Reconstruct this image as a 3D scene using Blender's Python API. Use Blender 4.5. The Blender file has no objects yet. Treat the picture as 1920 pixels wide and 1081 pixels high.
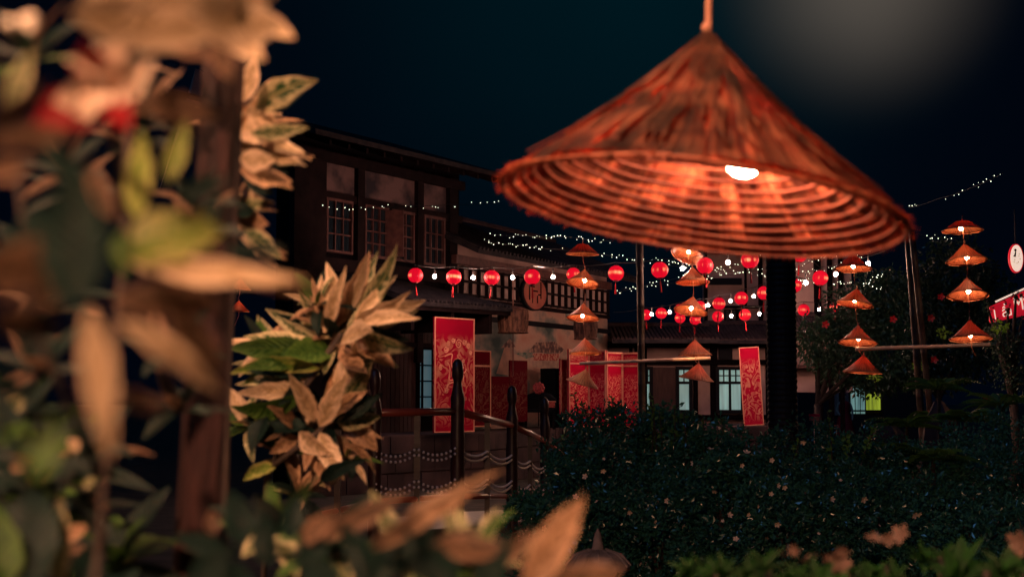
import bpy, math, random
from mathutils import Vector, Matrix, noise
R = random.Random(7)
rad = math.radians
sc = bpy.context.scene

# ------------------------------------------------------------------ camera, sky, fill sun, exposure
FPX = 2667.0
CAM = Vector((0, 0, 1.6)); PITCH = math.atan(200 / FPX)
camd = bpy.data.cameras.new('camera'); camo = bpy.data.objects.new('camera', camd)
sc.collection.objects.link(camo); sc.camera = camo
camd.sensor_width = 36; camd.lens = 50; camd.clip_start = .02; camd.clip_end = 600
camo.location = CAM; camo.rotation_euler = (math.pi / 2 + PITCH, 0, 0)
camd.dof.use_dof = True; camd.dof.focus_distance = 21; camd.dof.aperture_fstop = 6.6; camd.dof.aperture_blades = 0
RT = Vector((1, 0, 0)); FW = Vector((0, math.cos(PITCH), math.sin(PITCH))); UP = Vector((0, -math.sin(PITCH), math.cos(PITCH)))
def ray(px, py): return FW + RT * ((px - 960) / FPX) + UP * ((540.5 - py) / FPX)
def P(px, py, d): return CAM + ray(px, py) * d

sc.view_settings.view_transform = 'Standard'; sc.view_settings.look = 'None'
sc.view_settings.exposure = 0; sc.view_settings.gamma = 1
sc.cycles.use_denoising = True
sc.cycles.use_light_tree = True
sc.cycles.sample_clamp_indirect = 4
sc.cycles.max_bounces = 6; sc.cycles.diffuse_bounces = 3; sc.cycles.transmission_bounces = 4
sc.cycles.transparent_max_bounces = 4
sc.cycles.caustics_reflective = False; sc.cycles.caustics_refractive = False

w = bpy.data.worlds.new('World'); sc.world = w; w.use_nodes = True
nt = w.node_tree; N = nt.nodes; L = nt.links; N.clear()
wout = N.new('ShaderNodeOutputWorld'); bg = N.new('ShaderNodeBackground'); L.new(bg.outputs[0], wout.inputs[0])
tc = N.new('ShaderNodeTexCoord')
nrm = N.new('ShaderNodeVectorMath'); nrm.operation = 'NORMALIZE'; L.new(tc.outputs['Generated'], nrm.inputs[0])
nz = N.new('ShaderNodeTexNoise'); nz.inputs['Scale'].default_value = 3.0; nz.inputs['Detail'].default_value = 3; L.new(nrm.outputs[0], nz.inputs['Vector'])
def lobe(d, spread, col):
    pw = N.new('ShaderNodeMath'); pw.operation = 'POWER'; pw.inputs[1].default_value = 4.0
    dp = N.new('ShaderNodeVectorMath'); dp.operation = 'DOT_PRODUCT'; dp.inputs[1].default_value = d.normalized(); L.new(nrm.outputs[0], dp.inputs[0])
    mr = N.new('ShaderNodeMapRange'); mr.inputs['From Min'].default_value = math.cos(rad(spread)); mr.inputs['From Max'].default_value = 1.0
    L.new(dp.outputs['Value'], mr.inputs['Value'])
    mm = N.new('ShaderNodeMath'); mm.operation = 'MULTIPLY'; L.new(mr.outputs[0], pw.inputs[0]); L.new(pw.outputs[0], mm.inputs[0])
    m2 = N.new('ShaderNodeMath'); m2.operation = 'ADD'; m2.inputs[1].default_value = .45; L.new(nz.outputs[0], m2.inputs[0]); L.new(m2.outputs[0], mm.inputs[1])
    c = N.new('ShaderNodeMix'); c.data_type = 'RGBA'; c.inputs['A'].default_value = (0, 0, 0, 1); c.inputs['B'].default_value = (*col, 1); c.clamp_factor = False
    L.new(mm.outputs[0], c.inputs['Factor']); return c.outputs['Result']
def addc(a, b):
    m = N.new('ShaderNodeMix'); m.data_type = 'RGBA'; m.blend_type = 'ADD'; m.inputs['Factor'].default_value = 1
    L.new(a, m.inputs['A']); L.new(b, m.inputs['B']); return m.outputs['Result']
base = N.new('ShaderNodeRGB'); base.outputs[0].default_value = (.0003, .0012, .0038, 1)
s = addc(base.outputs[0], lobe(ray(1150, -120), 22, (.0, .0080, .0100)))      # town glow, painted into the sky colour
s = addc(s, lobe(ray(1620, -50), 7.2, (.088, .071, .055)))  # haze around an out-of-frame lamp, painted into the sky colour
L.new(s, bg.inputs[0]); bg.inputs[1].default_value = 1.0

sun = bpy.data.lights.new('fill_sun', 'SUN'); suno = bpy.data.objects.new('fill_sun', sun); sc.collection.objects.link(suno)
sun.energy = .19; sun.color = (.14, .42, 1.0); sun.angle = rad(12)  # unseen blue fill light, added to lift the dark foliage
suno.rotation_euler = (rad(48), 0, rad(-28)); suno.location = (0, 0, 30)

# ------------------------------------------------------------------ helpers
C = sc.collection
ORG = {}
def props(o, label=None, cat=None, group=None, kind=None):
    if label: o['label'] = label
    if cat: o['category'] = cat
    if group: o['group'] = group
    if kind: o['kind'] = kind
    return o
def thing(name, label, cat, loc, group=None):
    o = bpy.data.objects.new(name, None); C.objects.link(o); o.location = loc; o.empty_display_size = .1
    ORG[o.name] = Vector(loc); return props(o, label, cat, group)
def link(name, me, parent=None, mat=None):
    o = bpy.data.objects.new(name, me); C.objects.link(o)
    if parent:
        o.parent = parent; ORG[o.name] = ORG[parent.name]
    else: ORG[o.name] = Vector((0, 0, 0))
    return o
class MB:
    def __init__(s): s.v = []; s.f = []
    def quadv(s, *ps):
        i = len(s.v); s.v += [Vector(p) for p in ps]; s.f.append(tuple(range(i, i + len(ps)))); return s
    def obox(s, c, ax, ay, az):
        """box by centre and three half vectors"""
        i = len(s.v); c = Vector(c)
        for dz in (-1, 1):
            for dy in (-1, 1):
                for dx in (-1, 1): s.v.append(c + ax * dx + ay * dy + az * dz)
        for f in ((0, 2, 3, 1), (4, 5, 7, 6), (0, 1, 5, 4), (2, 6, 7, 3), (0, 4, 6, 2), (1, 3, 7, 5)): s.f.append(tuple(i + k for k in f))
        return s
    def box(s, c, sx, sy, sz, rz=0):
        m = Matrix.Rotation(rz, 3, 'Z'); return s.obox(c, m @ Vector((sx / 2, 0, 0)), m @ Vector((0, sy / 2, 0)), Vector((0, 0, sz / 2)))
    def tube(s, pts, r, n=8, cap=True):
        pts = [Vector(p) for p in pts]; i0 = len(s.v); k = len(pts)
        for j, p in enumerate(pts):
            t = (pts[min(j + 1, k - 1)] - pts[max(j - 1, 0)]).normalized()
            a = Vector((0, 0, 1)) if abs(t.z) < .9 else Vector((1, 0, 0))
            u = t.cross(a).normalized(); v = t.cross(u)
            rr = r[j] if isinstance(r, (list, tuple)) else r
            for q in range(n):
                an = 2 * math.pi * q / n; s.v.append(p + u * rr * math.cos(an) + v * rr * math.sin(an))
        for j in range(k - 1):
            for q in range(n):
                a = i0 + j * n + q; b = i0 + j * n + (q + 1) % n; s.f.append((a, b, b + n, a + n))
        if cap:
            s.f.append(tuple(i0 + q for q in reversed(range(n)))); s.f.append(tuple(i0 + (k - 1) * n + q for q in range(n)))
        return s
    def lathe(s, prof, n=16, org=(0, 0, 0), M=None, jit=0, cap=False):
        """prof: list of (r,z)"""
        i0 = len(s.v); org = Vector(org)
        for (r, z) in prof:
            for q in range(n):
                a = 2 * math.pi * q / n; rr = r * (1 + jit * (noise.noise(Vector((math.cos(a) * 3, math.sin(a) * 3, z * 9)))))
                p = Vector((rr * math.cos(a), rr * math.sin(a), z)); s.v.append(org + (M @ p if M else p))
        for j in range(len(prof) - 1):
            for q in range(n):
                a = i0 + j * n + q; b = i0 + j * n + (q + 1) % n; s.f.append((a, b, b + n, a + n))
        if cap:
            s.f.append(tuple(i0 + q for q in reversed(range(n)))); s.f.append(tuple(i0 + (len(prof) - 1) * n + q for q in range(n)))
        return s
    def ball(s, c, r, n=10, m=6, sz=1):
        c = Vector(c); return s.lathe([(r * math.sin(math.pi * j / m) + 1e-5, -r * sz * math.cos(math.pi * j / m)) for j in range(m + 1)], n, c)
    def mesh(s, name, org=Vector((0, 0, 0)), smooth=False):
        me = bpy.data.meshes.new(name); me.from_pydata([tuple(v - org) for v in s.v], [], s.f); me.update()
        if smooth: me.polygons.foreach_set('use_smooth', [True] * len(me.polygons))
        return me
    def build(s, name, mat, parent=None, smooth=False, kind=None, label=None):
        org = ORG[parent.name] if parent else Vector((0, 0, 0))
        me = s.mesh(name, org, smooth)
        if mat: me.materials.append(mat)
        o = link(name, me, parent)
        return props(o, label=label, kind=kind)
def top(mb, name, mat, label, cat, loc, group=None, smooth=False, kind=None):
    """a thing that is one mesh, origin at loc"""
    me = mb.mesh(name, Vector(loc), smooth); me.materials.append(mat)
    o = link(name, me); o.location = loc; ORG[o.name] = Vector(loc); return props(o, label, cat, group, kind)
def copy_tree(o, loc=None):
    c = o.copy(); C.objects.link(c)
    if loc is not None: c.location = loc
    for ch in list(o.children):
        d = copy_tree(ch); d.parent = c
        d.matrix_parent_inverse = ch.matrix_parent_inverse
    return c

# ------------------------------------------------------------------ materials
def mat(name, col, rough=.7, col2=None, scale=8, bump=0, spec=.3, metal=0, emit=None, es=0, stretch=(1, 1, 1), lo=.35, hi=.65, coat=0, detail=4, rnd=0, coords='Object'):
    m = bpy.data.materials.new(name); m.use_nodes = True; t = m.node_tree; b = t.nodes['Principled BSDF']
    b.inputs['Base Color'].default_value = (*col, 1); b.inputs['Roughness'].default_value = rough
    b.inputs['Specular IOR Level'].default_value = spec; b.inputs['Metallic'].default_value = metal
    b.inputs['Coat Weight'].default_value = coat
    if emit: b.inputs['Emission Color'].default_value = (*emit, 1); b.inputs['Emission Strength'].default_value = es
    if col2 or bump:
        tcn = t.nodes.new('ShaderNodeTexCoord'); mp = t.nodes.new('ShaderNodeMapping'); mp.inputs['Scale'].default_value = stretch
        t.links.new(tcn.outputs[coords], mp.inputs['Vector'])
        n = t.nodes.new('ShaderNodeTexNoise'); n.inputs['Scale'].default_value = scale; n.inputs['Detail'].default_value = detail; t.links.new(mp.outputs[0], n.inputs['Vector'])
        if col2:
            r = t.nodes.new('ShaderNodeValToRGB'); r.color_ramp.elements[0].position = lo; r.color_ramp.elements[1].position = hi
            r.color_ramp.elements[0].color = (*col, 1); r.color_ramp.elements[1].color = (*col2, 1)
            t.links.new(n.outputs[0], r.inputs[0]); src = r.outputs[0]
            if rnd:
                oi = t.nodes.new('ShaderNodeObjectInfo'); hs = t.nodes.new('ShaderNodeHueSaturation')
                mr = t.nodes.new('ShaderNodeMapRange'); mr.inputs['To Min'].default_value = 1 - rnd; mr.inputs['To Max'].default_value = 1 + rnd
                t.links.new(oi.outputs['Random'], mr.inputs['Value']); t.links.new(mr.outputs[0], hs.inputs['Value']); t.links.new(src, hs.inputs['Color']); src = hs.outputs[0]
            t.links.new(src, b.inputs['Base Color'])
        if bump:
            bn = t.nodes.new('ShaderNodeBump'); bn.inputs['Strength'].default_value = bump; bn.inputs['Distance'].default_value = .02
            t.links.new(n.outputs[0], bn.inputs['Height']); t.links.new(bn.outputs[0], b.inputs['Normal'])
    return m
def translucent(m, amount, col=None):
    """mix a translucent lobe of the same (or a given) colour into a principled material"""
    t = m.node_tree; b = t.nodes['Principled BSDF']; out = t.nodes['Material Output']
    tr = t.nodes.new('ShaderNodeBsdfTranslucent'); mx = t.nodes.new('ShaderNodeMixShader'); mx.inputs[0].default_value = amount
    if col: tr.inputs[0].default_value = (*col, 1)
    elif b.inputs['Base Color'].links: t.links.new(b.inputs['Base Color'].links[0].from_socket, tr.inputs[0])
    else: tr.inputs[0].default_value = b.inputs['Base Color'].default_value
    t.links.new(b.outputs[0], mx.inputs[1]); t.links.new(tr.outputs[0], mx.inputs[2]); t.links.new(mx.outputs[0], out.inputs[0]); return m
def emitter(name, col, strength, sampling=True):
    m = mat(name, (.8, .8, .8), emit=col, es=strength)
    if not sampling: m.cycles.emission_sampling = 'NONE'
    return m

M = {}
M['ground'] = mat('soil', (.03, .028, .022), .95, (.06, .05, .04), 3, .5)
M['terrace'] = mat('terrace_stone', (.026, .015, .017), .85, (.062, .036, .037), 2.5, .3, rnd=.18)
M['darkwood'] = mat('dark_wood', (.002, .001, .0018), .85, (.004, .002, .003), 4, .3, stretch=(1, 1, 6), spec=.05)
M['beam'] = mat('beam_wood', (.007, .0035, .0045), .8, (.015, .0075, .008), 5, .3, spec=.08)
M['frame'] = mat('window_wood', (.065, .024, .022), .6, (.12, .048, .042), 9, .3)
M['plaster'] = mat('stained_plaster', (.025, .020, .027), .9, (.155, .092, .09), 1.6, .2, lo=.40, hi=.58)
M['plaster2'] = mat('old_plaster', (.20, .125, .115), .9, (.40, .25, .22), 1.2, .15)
M['pane_dark'] = mat('dark_glass', (.012, .02, .028), .12, spec=.6)
M['lattice_pane'] = mat('lattice_paper', (.30, .20, .18), .85, (.42, .29, .26), 2.5, .05, rnd=.15)
M['tile'] = mat('roof_tile', (.014, .012, .016), .8, (.035, .028, .03), 6, .3, spec=.15)
M['siding'] = mat('siding_board', (.035, .013, .013), .7, (.06, .024, .022), 6, .3, stretch=(3, 3, .6), rnd=.25)
M['red_wood'] = mat('red_lacquer_rail', (.30, .045, .025), .28, (.38, .07, .035), 5, .1, spec=.6, coat=.4)
M['red_print'] = mat('red_board', (.48, .005, .040), .8, (.42, .004, .034), 3, spec=.04)
M['gold'] = mat('gold_border', (.70, .30, .20), .5, (.56, .22, .14), 9)
M['black'] = mat('black_lacquer', (.007, .007, .010), .75, spec=.1)
M['bamboo'] = mat('dark_bamboo', (.022, .014, .012), .6, (.05, .032, .024), 10, .2, spec=.3)
M['barwood'] = mat('pale_bar', (.50, .34, .26), .45, (.62, .44, .34), 12, .1)
M['wire'] = mat('black_wire', (.02, .02, .02), .5)
M['cord'] = mat('cord', (.45, .20, .13), .7, (.32, .13, .08), 30)
M['white'] = mat('white_paint', (.8, .78, .74), .6, (.7, .66, .6), 20)
M['basket'] = mat('basket_wicker', (.06, .025, .018), .8, (.24, .11, .07), 16, .8, stretch=(1, 1, .35))
M['bulb_hat'] = emitter('warm_bulb', (1.0, .50, .24), 300)
M['bulb_near'] = emitter('near_bulb', (1.0, .60, .38), 270)
M['bulb_fest'] = emitter('festoon_bulb', (1.0, .56, .42), 1150)
M['fairy'] = emitter('fairy_bulb', (.95, 1.0, .72), 3.2, sampling=False)
M['lit_pane'] = mat('lit_teal_pane', (.3, .5, .5), .4, emit=(.30, .56, .52), es=.36)
def curtain(m, st):
    t = m.node_tree; b = t.nodes['Principled BSDF']; c = t.nodes.new('ShaderNodeTexCoord'); p = t.nodes.new('ShaderNodeMapping'); p.inputs['Scale'].default_value = (9, 9, .7); n = t.nodes.new('ShaderNodeTexNoise'); n.inputs['Scale'].default_value = 1.3; n.inputs['Detail'].default_value = 3
    r = t.nodes.new('ShaderNodeMapRange'); r.inputs['From Min'].default_value = .3; r.inputs['From Max'].default_value = .7; r.inputs['To Min'].default_value = st * .45; r.inputs['To Max'].default_value = st * 1.35
    t.links.new(c.outputs['Object'], p.inputs[0]); t.links.new(p.outputs[0], n.inputs[0]); t.links.new(n.outputs[0], r.inputs['Value']); t.links.new(r.outputs[0], b.inputs['Emission Strength'])
curtain(M['lit_pane'], .36)
M['lit_pane_dim'] = mat('dim_teal_pane', (.15, .3, .32), .4, emit=(.08, .22, .30), es=.22)
M['lit_yellow'] = mat('lit_yellow_curtain', (.5, .5, .05), .6, (.6, .6, .2), 4, emit=(.50, .62, .04), es=.55, stretch=(6, 6, .3))
curtain(M['lit_yellow'], .5)
M['pillar'] = mat('pillar_ribs', (.006, .005, .008), .6, (.014, .010, .012), 30, .3, spec=.2)
M['bark'] = mat('bark', (.022, .014, .012), .9, (.05, .034, .028), 12, .6)
M['ornament'] = mat('red_ornament', (.55, .10, .09), .6, (.20, .02, .02), 30, .5)
M['stone'] = mat('garden_stone', (.07, .055, .06), .85, (.16, .12, .12), 14, .5)
M['bead'] = mat('bead', (.75, .62, .55), .25, spec=.6)
M['skin'] = mat('skin', (.55, .33, .24), .6)
M['hair'] = mat('hair', (.012, .01, .01), .4)
M['dress'] = mat('red_dress', (.65, .01, .02), .7, (.5, .01, .02), 6)
M['blanket'] = mat('pale_curtain', (.5, .25, .2), .7, (.35, .12, .1), 3, stretch=(8, 8, .3))

def leafmat(name, a, b, scale, lo, hi, tr=.25, rough=.5, spec=.22, rnd=.30, bump=.25):
    """a = heart of the leaf, b = margin; broken into streaks along side veins; midrib line"""
    m = bpy.data.materials.new(name); m.use_nodes = True; t = m.node_tree; B_ = t.nodes['Principled BSDF']
    B_.inputs['Roughness'].default_value = rough; B_.inputs['Specular IOR Level'].default_value = spec
    nn = t.nodes.new; lk = t.links.new
    uv = nn('ShaderNodeTexCoord'); oi = nn('ShaderNodeObjectInfo'); sep = nn('ShaderNodeSeparateXYZ'); lk(uv.outputs['UV'], sep.inputs[0])
    def math_(op, x, y=None, v=None):
        n = nn('ShaderNodeMath'); n.operation = op
        if hasattr(x, 'is_linked') or not isinstance(x, (int, float)): lk(x, n.inputs[0])
        else: n.inputs[0].default_value = x
        if y is not None:
            if isinstance(y, (int, float)): n.inputs[1].default_value = y
            else: lk(y, n.inputs[1])
        return n.outputs[0]
    au = math_('ABSOLUTE', math_('SUBTRACT', sep.outputs[0], .5))                      # 0 at midrib, .5 at margin
    ph = math_('MULTIPLY', oi.outputs['Random'], 40.0)
    vv = math_('SUBTRACT', sep.outputs[1], math_('MULTIPLY', au, .35))                 # side veins sweep forward
    cmb = nn('ShaderNodeCombineXYZ'); lk(math_('MULTIPLY', sep.outputs[0], 2.2), cmb.inputs[0]); lk(math_('MULTIPLY', vv, scale * 1.6), cmb.inputs[1]); lk(ph, cmb.inputs[2])
    nz = nn('ShaderNodeTexNoise'); nz.inputs['Scale'].default_value = 2.2; nz.inputs['Detail'].default_value = 4; nz.inputs['Roughness'].default_value = .65; lk(cmb.outputs[0], nz.inputs['Vector'])
    f = math_('ADD', nz.outputs[0], math_('MULTIPLY', math_('SUBTRACT', au, .22), .55))
    r = nn('ShaderNodeValToRGB'); r.color_ramp.elements[0].position = lo; r.color_ramp.elements[1].position = hi; r.color_ramp.elements[0].color = (*a, 1); r.color_ramp.elements[1].color = (*b, 1); lk(f, r.inputs[0])
    vein = math_('SINE', math_('MULTIPLY', vv, 75.0)); rib = math_('LESS_THAN', au, .035)
    hs = nn('ShaderNodeHueSaturation'); mr = nn('ShaderNodeMapRange'); mr.inputs['To Min'].default_value = 1 - rnd; mr.inputs['To Max'].default_value = 1 + rnd * .7
    lk(oi.outputs['Random'], mr.inputs['Value']); lk(math_('MULTIPLY', mr.outputs[0], math_('ADD', math_('MULTIPLY', vein, .06), 1.0)), hs.inputs['Value']); lk(r.outputs[0], hs.inputs['Color'])
    mxr = nn('ShaderNodeMix'); mxr.data_type = 'RGBA'; lk(math_('MULTIPLY', rib, .55), mxr.inputs['Factor']); lk(hs.outputs[0], mxr.inputs['A']); mxr.inputs['B'].default_value = (b[0] * .8, b[1] * .75, b[2] * .6, 1)
    lk(mxr.outputs['Result'], B_.inputs['Base Color'])
    bn = nn('ShaderNodeBump'); bn.inputs['Strength'].default_value = .5; bn.inputs['Distance'].default_value = .002; lk(math_('ADD', vein, math_('MULTIPLY', nz.outputs[0], 2.0)), bn.inputs['Height']); lk(bn.outputs[0], B_.inputs['Normal'])
    return translucent(m, tr)
M['tan'] = leafmat('cream_leaf', (.34, .22, .11), (.78, .56, .38), 3.0, .34, .60)
M['tan2'] = leafmat('brown_cream_leaf', (.16, .085, .045), (.60, .36, .22), 3.5, .38, .66)
M['tan3'] = leafmat('dimmed_brown_leaf', (.05, .030, .018), (.30, .17, .11), 3.5, .40, .70)  # darker copy of the cream leaf, painted for leaves in less light
M['speck'] = leafmat('speckled_leaf', (.025, .07, .02), (.55, .46, .27), 6.0, .46, .58)
M['green'] = leafmat('green_leaf', (.018, .06, .010), (.08, .15, .03), 4, .38, .66)
M['ygreen'] = leafmat('yellow_green_leaf', (.10, .20, .02), (.42, .40, .13), 3, .38, .62)
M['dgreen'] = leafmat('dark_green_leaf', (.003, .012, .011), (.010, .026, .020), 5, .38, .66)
M['foli'] = leafmat('bush_foliage', (.005, .048, .042), (.035, .14, .095), 60, .38, .62, tr=.2, rough=.25, spec=.7)
M['foli2'] = leafmat('tree_foliage', (.010, .032, .020), (.028, .07, .035), 60, .35, .65, tr=.2, rough=.35, spec=.5)
M['lowgreen'] = leafmat('low_plant_leaf', (.004, .026, .003), (.016, .075, .008), 5, .42, .68)
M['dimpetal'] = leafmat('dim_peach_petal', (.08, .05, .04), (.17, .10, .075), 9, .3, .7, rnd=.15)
M['fern'] = leafmat('fern_foliage', (.03, .10, .02), (.09, .20, .04), 30, .35, .65, tr=.25)
M['lime'] = leafmat('lime_foliage', (.16, .36, .03), (.30, .55, .06), 30, .35, .65, tr=.3)
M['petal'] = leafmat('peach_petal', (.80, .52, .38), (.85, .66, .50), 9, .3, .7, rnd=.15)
M['redpetal'] = leafmat('red_petal', (.16, .004, .008), (.28, .008, .012), 9, .3, .7)

PATCH = []
def straw(name, a, b, trc, tr, n_ang=46, rings=0, patch=0):
    """palm-leaf straw: streaks that run from apex to rim, from object coordinates"""
    m = bpy.data.materials.new(name); m.use_nodes = True; t = m.node_tree; b_ = t.nodes['Principled BSDF']; out = t.nodes['Material Output']
    tcn = t.nodes.new('ShaderNodeTexCoord'); sep = t.nodes.new('ShaderNodeSeparateXYZ'); t.links.new(tcn.outputs['Object'], sep.inputs[0])
    at = t.nodes.new('ShaderNodeMath'); at.operation = 'ARCTAN2'; t.links.new(sep.outputs[1], at.inputs[0]); t.links.new(sep.outputs[0], at.inputs[1])
    cmb = t.nodes.new('ShaderNodeCombineXYZ'); t.links.new(at.outputs[0], cmb.inputs[0]); t.links.new(sep.outputs[2], cmb.inputs[1])
    oi = t.nodes.new('ShaderNodeObjectInfo'); ml = t.nodes.new('ShaderNodeMath'); ml.operation = 'MULTIPLY'; ml.inputs[1].default_value = 50
    t.links.new(oi.outputs['Random'], ml.inputs[0]); t.links.new(ml.outputs[0], cmb.inputs[2])
    mp = t.nodes.new('ShaderNodeMapping'); mp.inputs['Scale'].default_value = (n_ang / 6, 7, 1); t.links.new(cmb.outputs[0], mp.inputs[0])
    nz = t.nodes.new('ShaderNodeTexNoise'); nz.inputs['Scale'].default_value = 1.6; nz.inputs['Detail'].default_value = 3; t.links.new(mp.outputs[0], nz.inputs[0])
    r = t.nodes.new('ShaderNodeValToRGB'); r.color_ramp.elements[0].position = .36; r.color_ramp.elements[1].position = .64
    r.color_ramp.elements[0].color = (*a, 1); r.color_ramp.elements[1].color = (*b, 1); t.links.new(nz.outputs[0], r.inputs[0])
    if patch:
        tp_ = t.nodes.new('ShaderNodeTexCoord'); PATCH.append(tp_); n3 = t.nodes.new('ShaderNodeTexNoise'); n3.inputs['Scale'].default_value = patch; n3.inputs['Detail'].default_value = 3; t.links.new(tp_.outputs['Object'], n3.inputs[0])
        m3 = t.nodes.new('ShaderNodeMapRange'); m3.inputs['From Min'].default_value = .42; m3.inputs['From Max'].default_value = .68; m3.inputs['To Min'].default_value = .10; m3.inputs['To Max'].default_value = 1.35; t.links.new(n3.outputs[0], m3.inputs['Value'])
        x3 = t.nodes.new('ShaderNodeVectorMath'); x3.operation = 'SCALE'; t.links.new(r.outputs[0], x3.inputs[0]); t.links.new(m3.outputs[0], x3.inputs['Scale']); r = x3
    hv = t.nodes.new('ShaderNodeHueSaturation'); mv = t.nodes.new('ShaderNodeMapRange'); mv.inputs['To Min'].default_value = .55; mv.inputs['To Max'].default_value = 1.35
    t.links.new(oi.outputs['Random'], mv.inputs['Value']); t.links.new(r.outputs[0], hv.inputs['Color'])
    if patch: t.links.new(mv.outputs[0], hv.inputs['Value'])
    r = hv
    t.links.new(r.outputs[0], b_.inputs['Base Color']); b_.inputs['Roughness'].default_value = .55; b_.inputs['Specular IOR Level'].default_value = .35
    bn = t.nodes.new('ShaderNodeBump'); bn.inputs['Strength'].default_value = .6; bn.inputs['Distance'].default_value = .01; t.links.new(nz.outputs[0], bn.inputs['Height']); t.links.new(bn.outputs[0], b_.inputs['Normal'])
    tr_ = t.nodes.new('ShaderNodeBsdfTranslucent')
    mm = t.nodes.new('ShaderNodeMix'); mm.data_type = 'RGBA'; mm.blend_type = 'MULTIPLY'; mm.inputs['Factor'].default_value = .7; mm.inputs['A'].default_value = (*trc, 1)
    t.links.new(r.outputs[0], mm.inputs['B']); t.links.new(mm.outputs['Result'], tr_.inputs[0])
    mx = t.nodes.new('ShaderNodeMixShader'); mx.inputs[0].default_value = tr
    t.links.new(b_.outputs[0], mx.inputs[1]); t.links.new(tr_.outputs[0], mx.inputs[2]); t.links.new(mx.outputs[0], out.inputs[0]); return m
M['straw'] = straw('hat_straw', (.07, .018, .012), (.46, .17, .08), (1, .26, .10), .42, 110)
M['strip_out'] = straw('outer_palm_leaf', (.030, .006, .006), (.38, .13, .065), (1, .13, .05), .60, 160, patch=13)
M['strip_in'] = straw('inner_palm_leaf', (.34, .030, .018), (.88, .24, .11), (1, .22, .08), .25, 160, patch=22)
M['hoop'] = mat('bamboo_hoop', (.26, .06, .03), .5, (.40, .11, .055), 20, .2)
M['dhoop'] = mat('dark_bamboo_hoop', (.09, .016, .010), .6, (.22, .05, .025), 20, .2)
M['rim'] = mat('rim_binding', (.34, .11, .055), .6, (.48, .19, .10), 20, .3)

def lantern_mat():
    m = bpy.data.materials.new('lit_red_silk'); m.use_nodes = True; t = m.node_tree; b = t.nodes['Principled BSDF']
    b.inputs['Base Color'].default_value = (.12, .002, .004, 1); b.inputs['Roughness'].default_value = .6; b.inputs['Specular IOR Level'].default_value = .1
    tcn = t.nodes.new('ShaderNodeTexCoord'); sep = t.nodes.new('ShaderNodeSeparateXYZ'); t.links.new(tcn.outputs['Object'], sep.inputs[0])
    oi = t.nodes.new('ShaderNodeObjectInfo')
    nz = t.nodes.new('ShaderNodeTexNoise'); nz.noise_dimensions = '4D'; nz.inputs['Scale'].default_value = 14
    ml = t.nodes.new('ShaderNodeMath'); ml.operation = 'MULTIPLY'; ml.inputs[1].default_value = 60; t.links.new(oi.outputs['Random'], ml.inputs[0]); t.links.new(ml.outputs[0], nz.inputs['W'])
    mp = t.nodes.new('ShaderNodeMapping'); mp.inputs['Scale'].default_value = (1, 1, .15); t.links.new(tcn.outputs['Object'], mp.inputs[0]); t.links.new(mp.outputs[0], nz.inputs['Vector'])
    ab = t.nodes.new('ShaderNodeMath'); ab.operation = 'ABSOLUTE'; t.links.new(sep.outputs[2], ab.inputs[0])
    mr = t.nodes.new('ShaderNodeMapRange'); mr.interpolation_type = 'SMOOTHSTEP'; mr.inputs['From Min'].default_value = .040; mr.inputs['From Max'].default_value = .0; t.links.new(ab.outputs[0], mr.inputs['Value'])  # inner bulb's glow painted as a bright band in the emission colour
    r2 = t.nodes.new('ShaderNodeMapRange'); r2.inputs['From Min'].default_value = .46; r2.inputs['From Max'].default_value = .70; t.links.new(nz.outputs[0], r2.inputs['Value'])
    mu = t.nodes.new('ShaderNodeMath'); mu.operation = 'MULTIPLY'; t.links.new(mr.outputs[0], mu.inputs[0]); t.links.new(r2.outputs[0], mu.inputs[1])
    cm = t.nodes.new('ShaderNodeMix'); cm.data_type = 'RGBA'; cm.inputs['A'].default_value = (.74, .003, .020, 1); cm.inputs['B'].default_value = (1.9, .62, .26, 1)
    t.links.new(mu.outputs[0], cm.inputs['Factor']); t.links.new(cm.outputs['Result'], b.inputs['Emission Color']); b.inputs['Emission Strength'].default_value = 1.0
    return m
M['lantern'] = lantern_mat()
M['lantern_rib'] = mat('lantern_rib', (.25, .01, .01), .5, emit=(.35, .004, .008), es=1)
M['lantern_cap'] = mat('lantern_cap', (.12, .01, .01), .5)
M['tassel'] = mat('tassel', (.40, .008, .015), .8)

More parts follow.
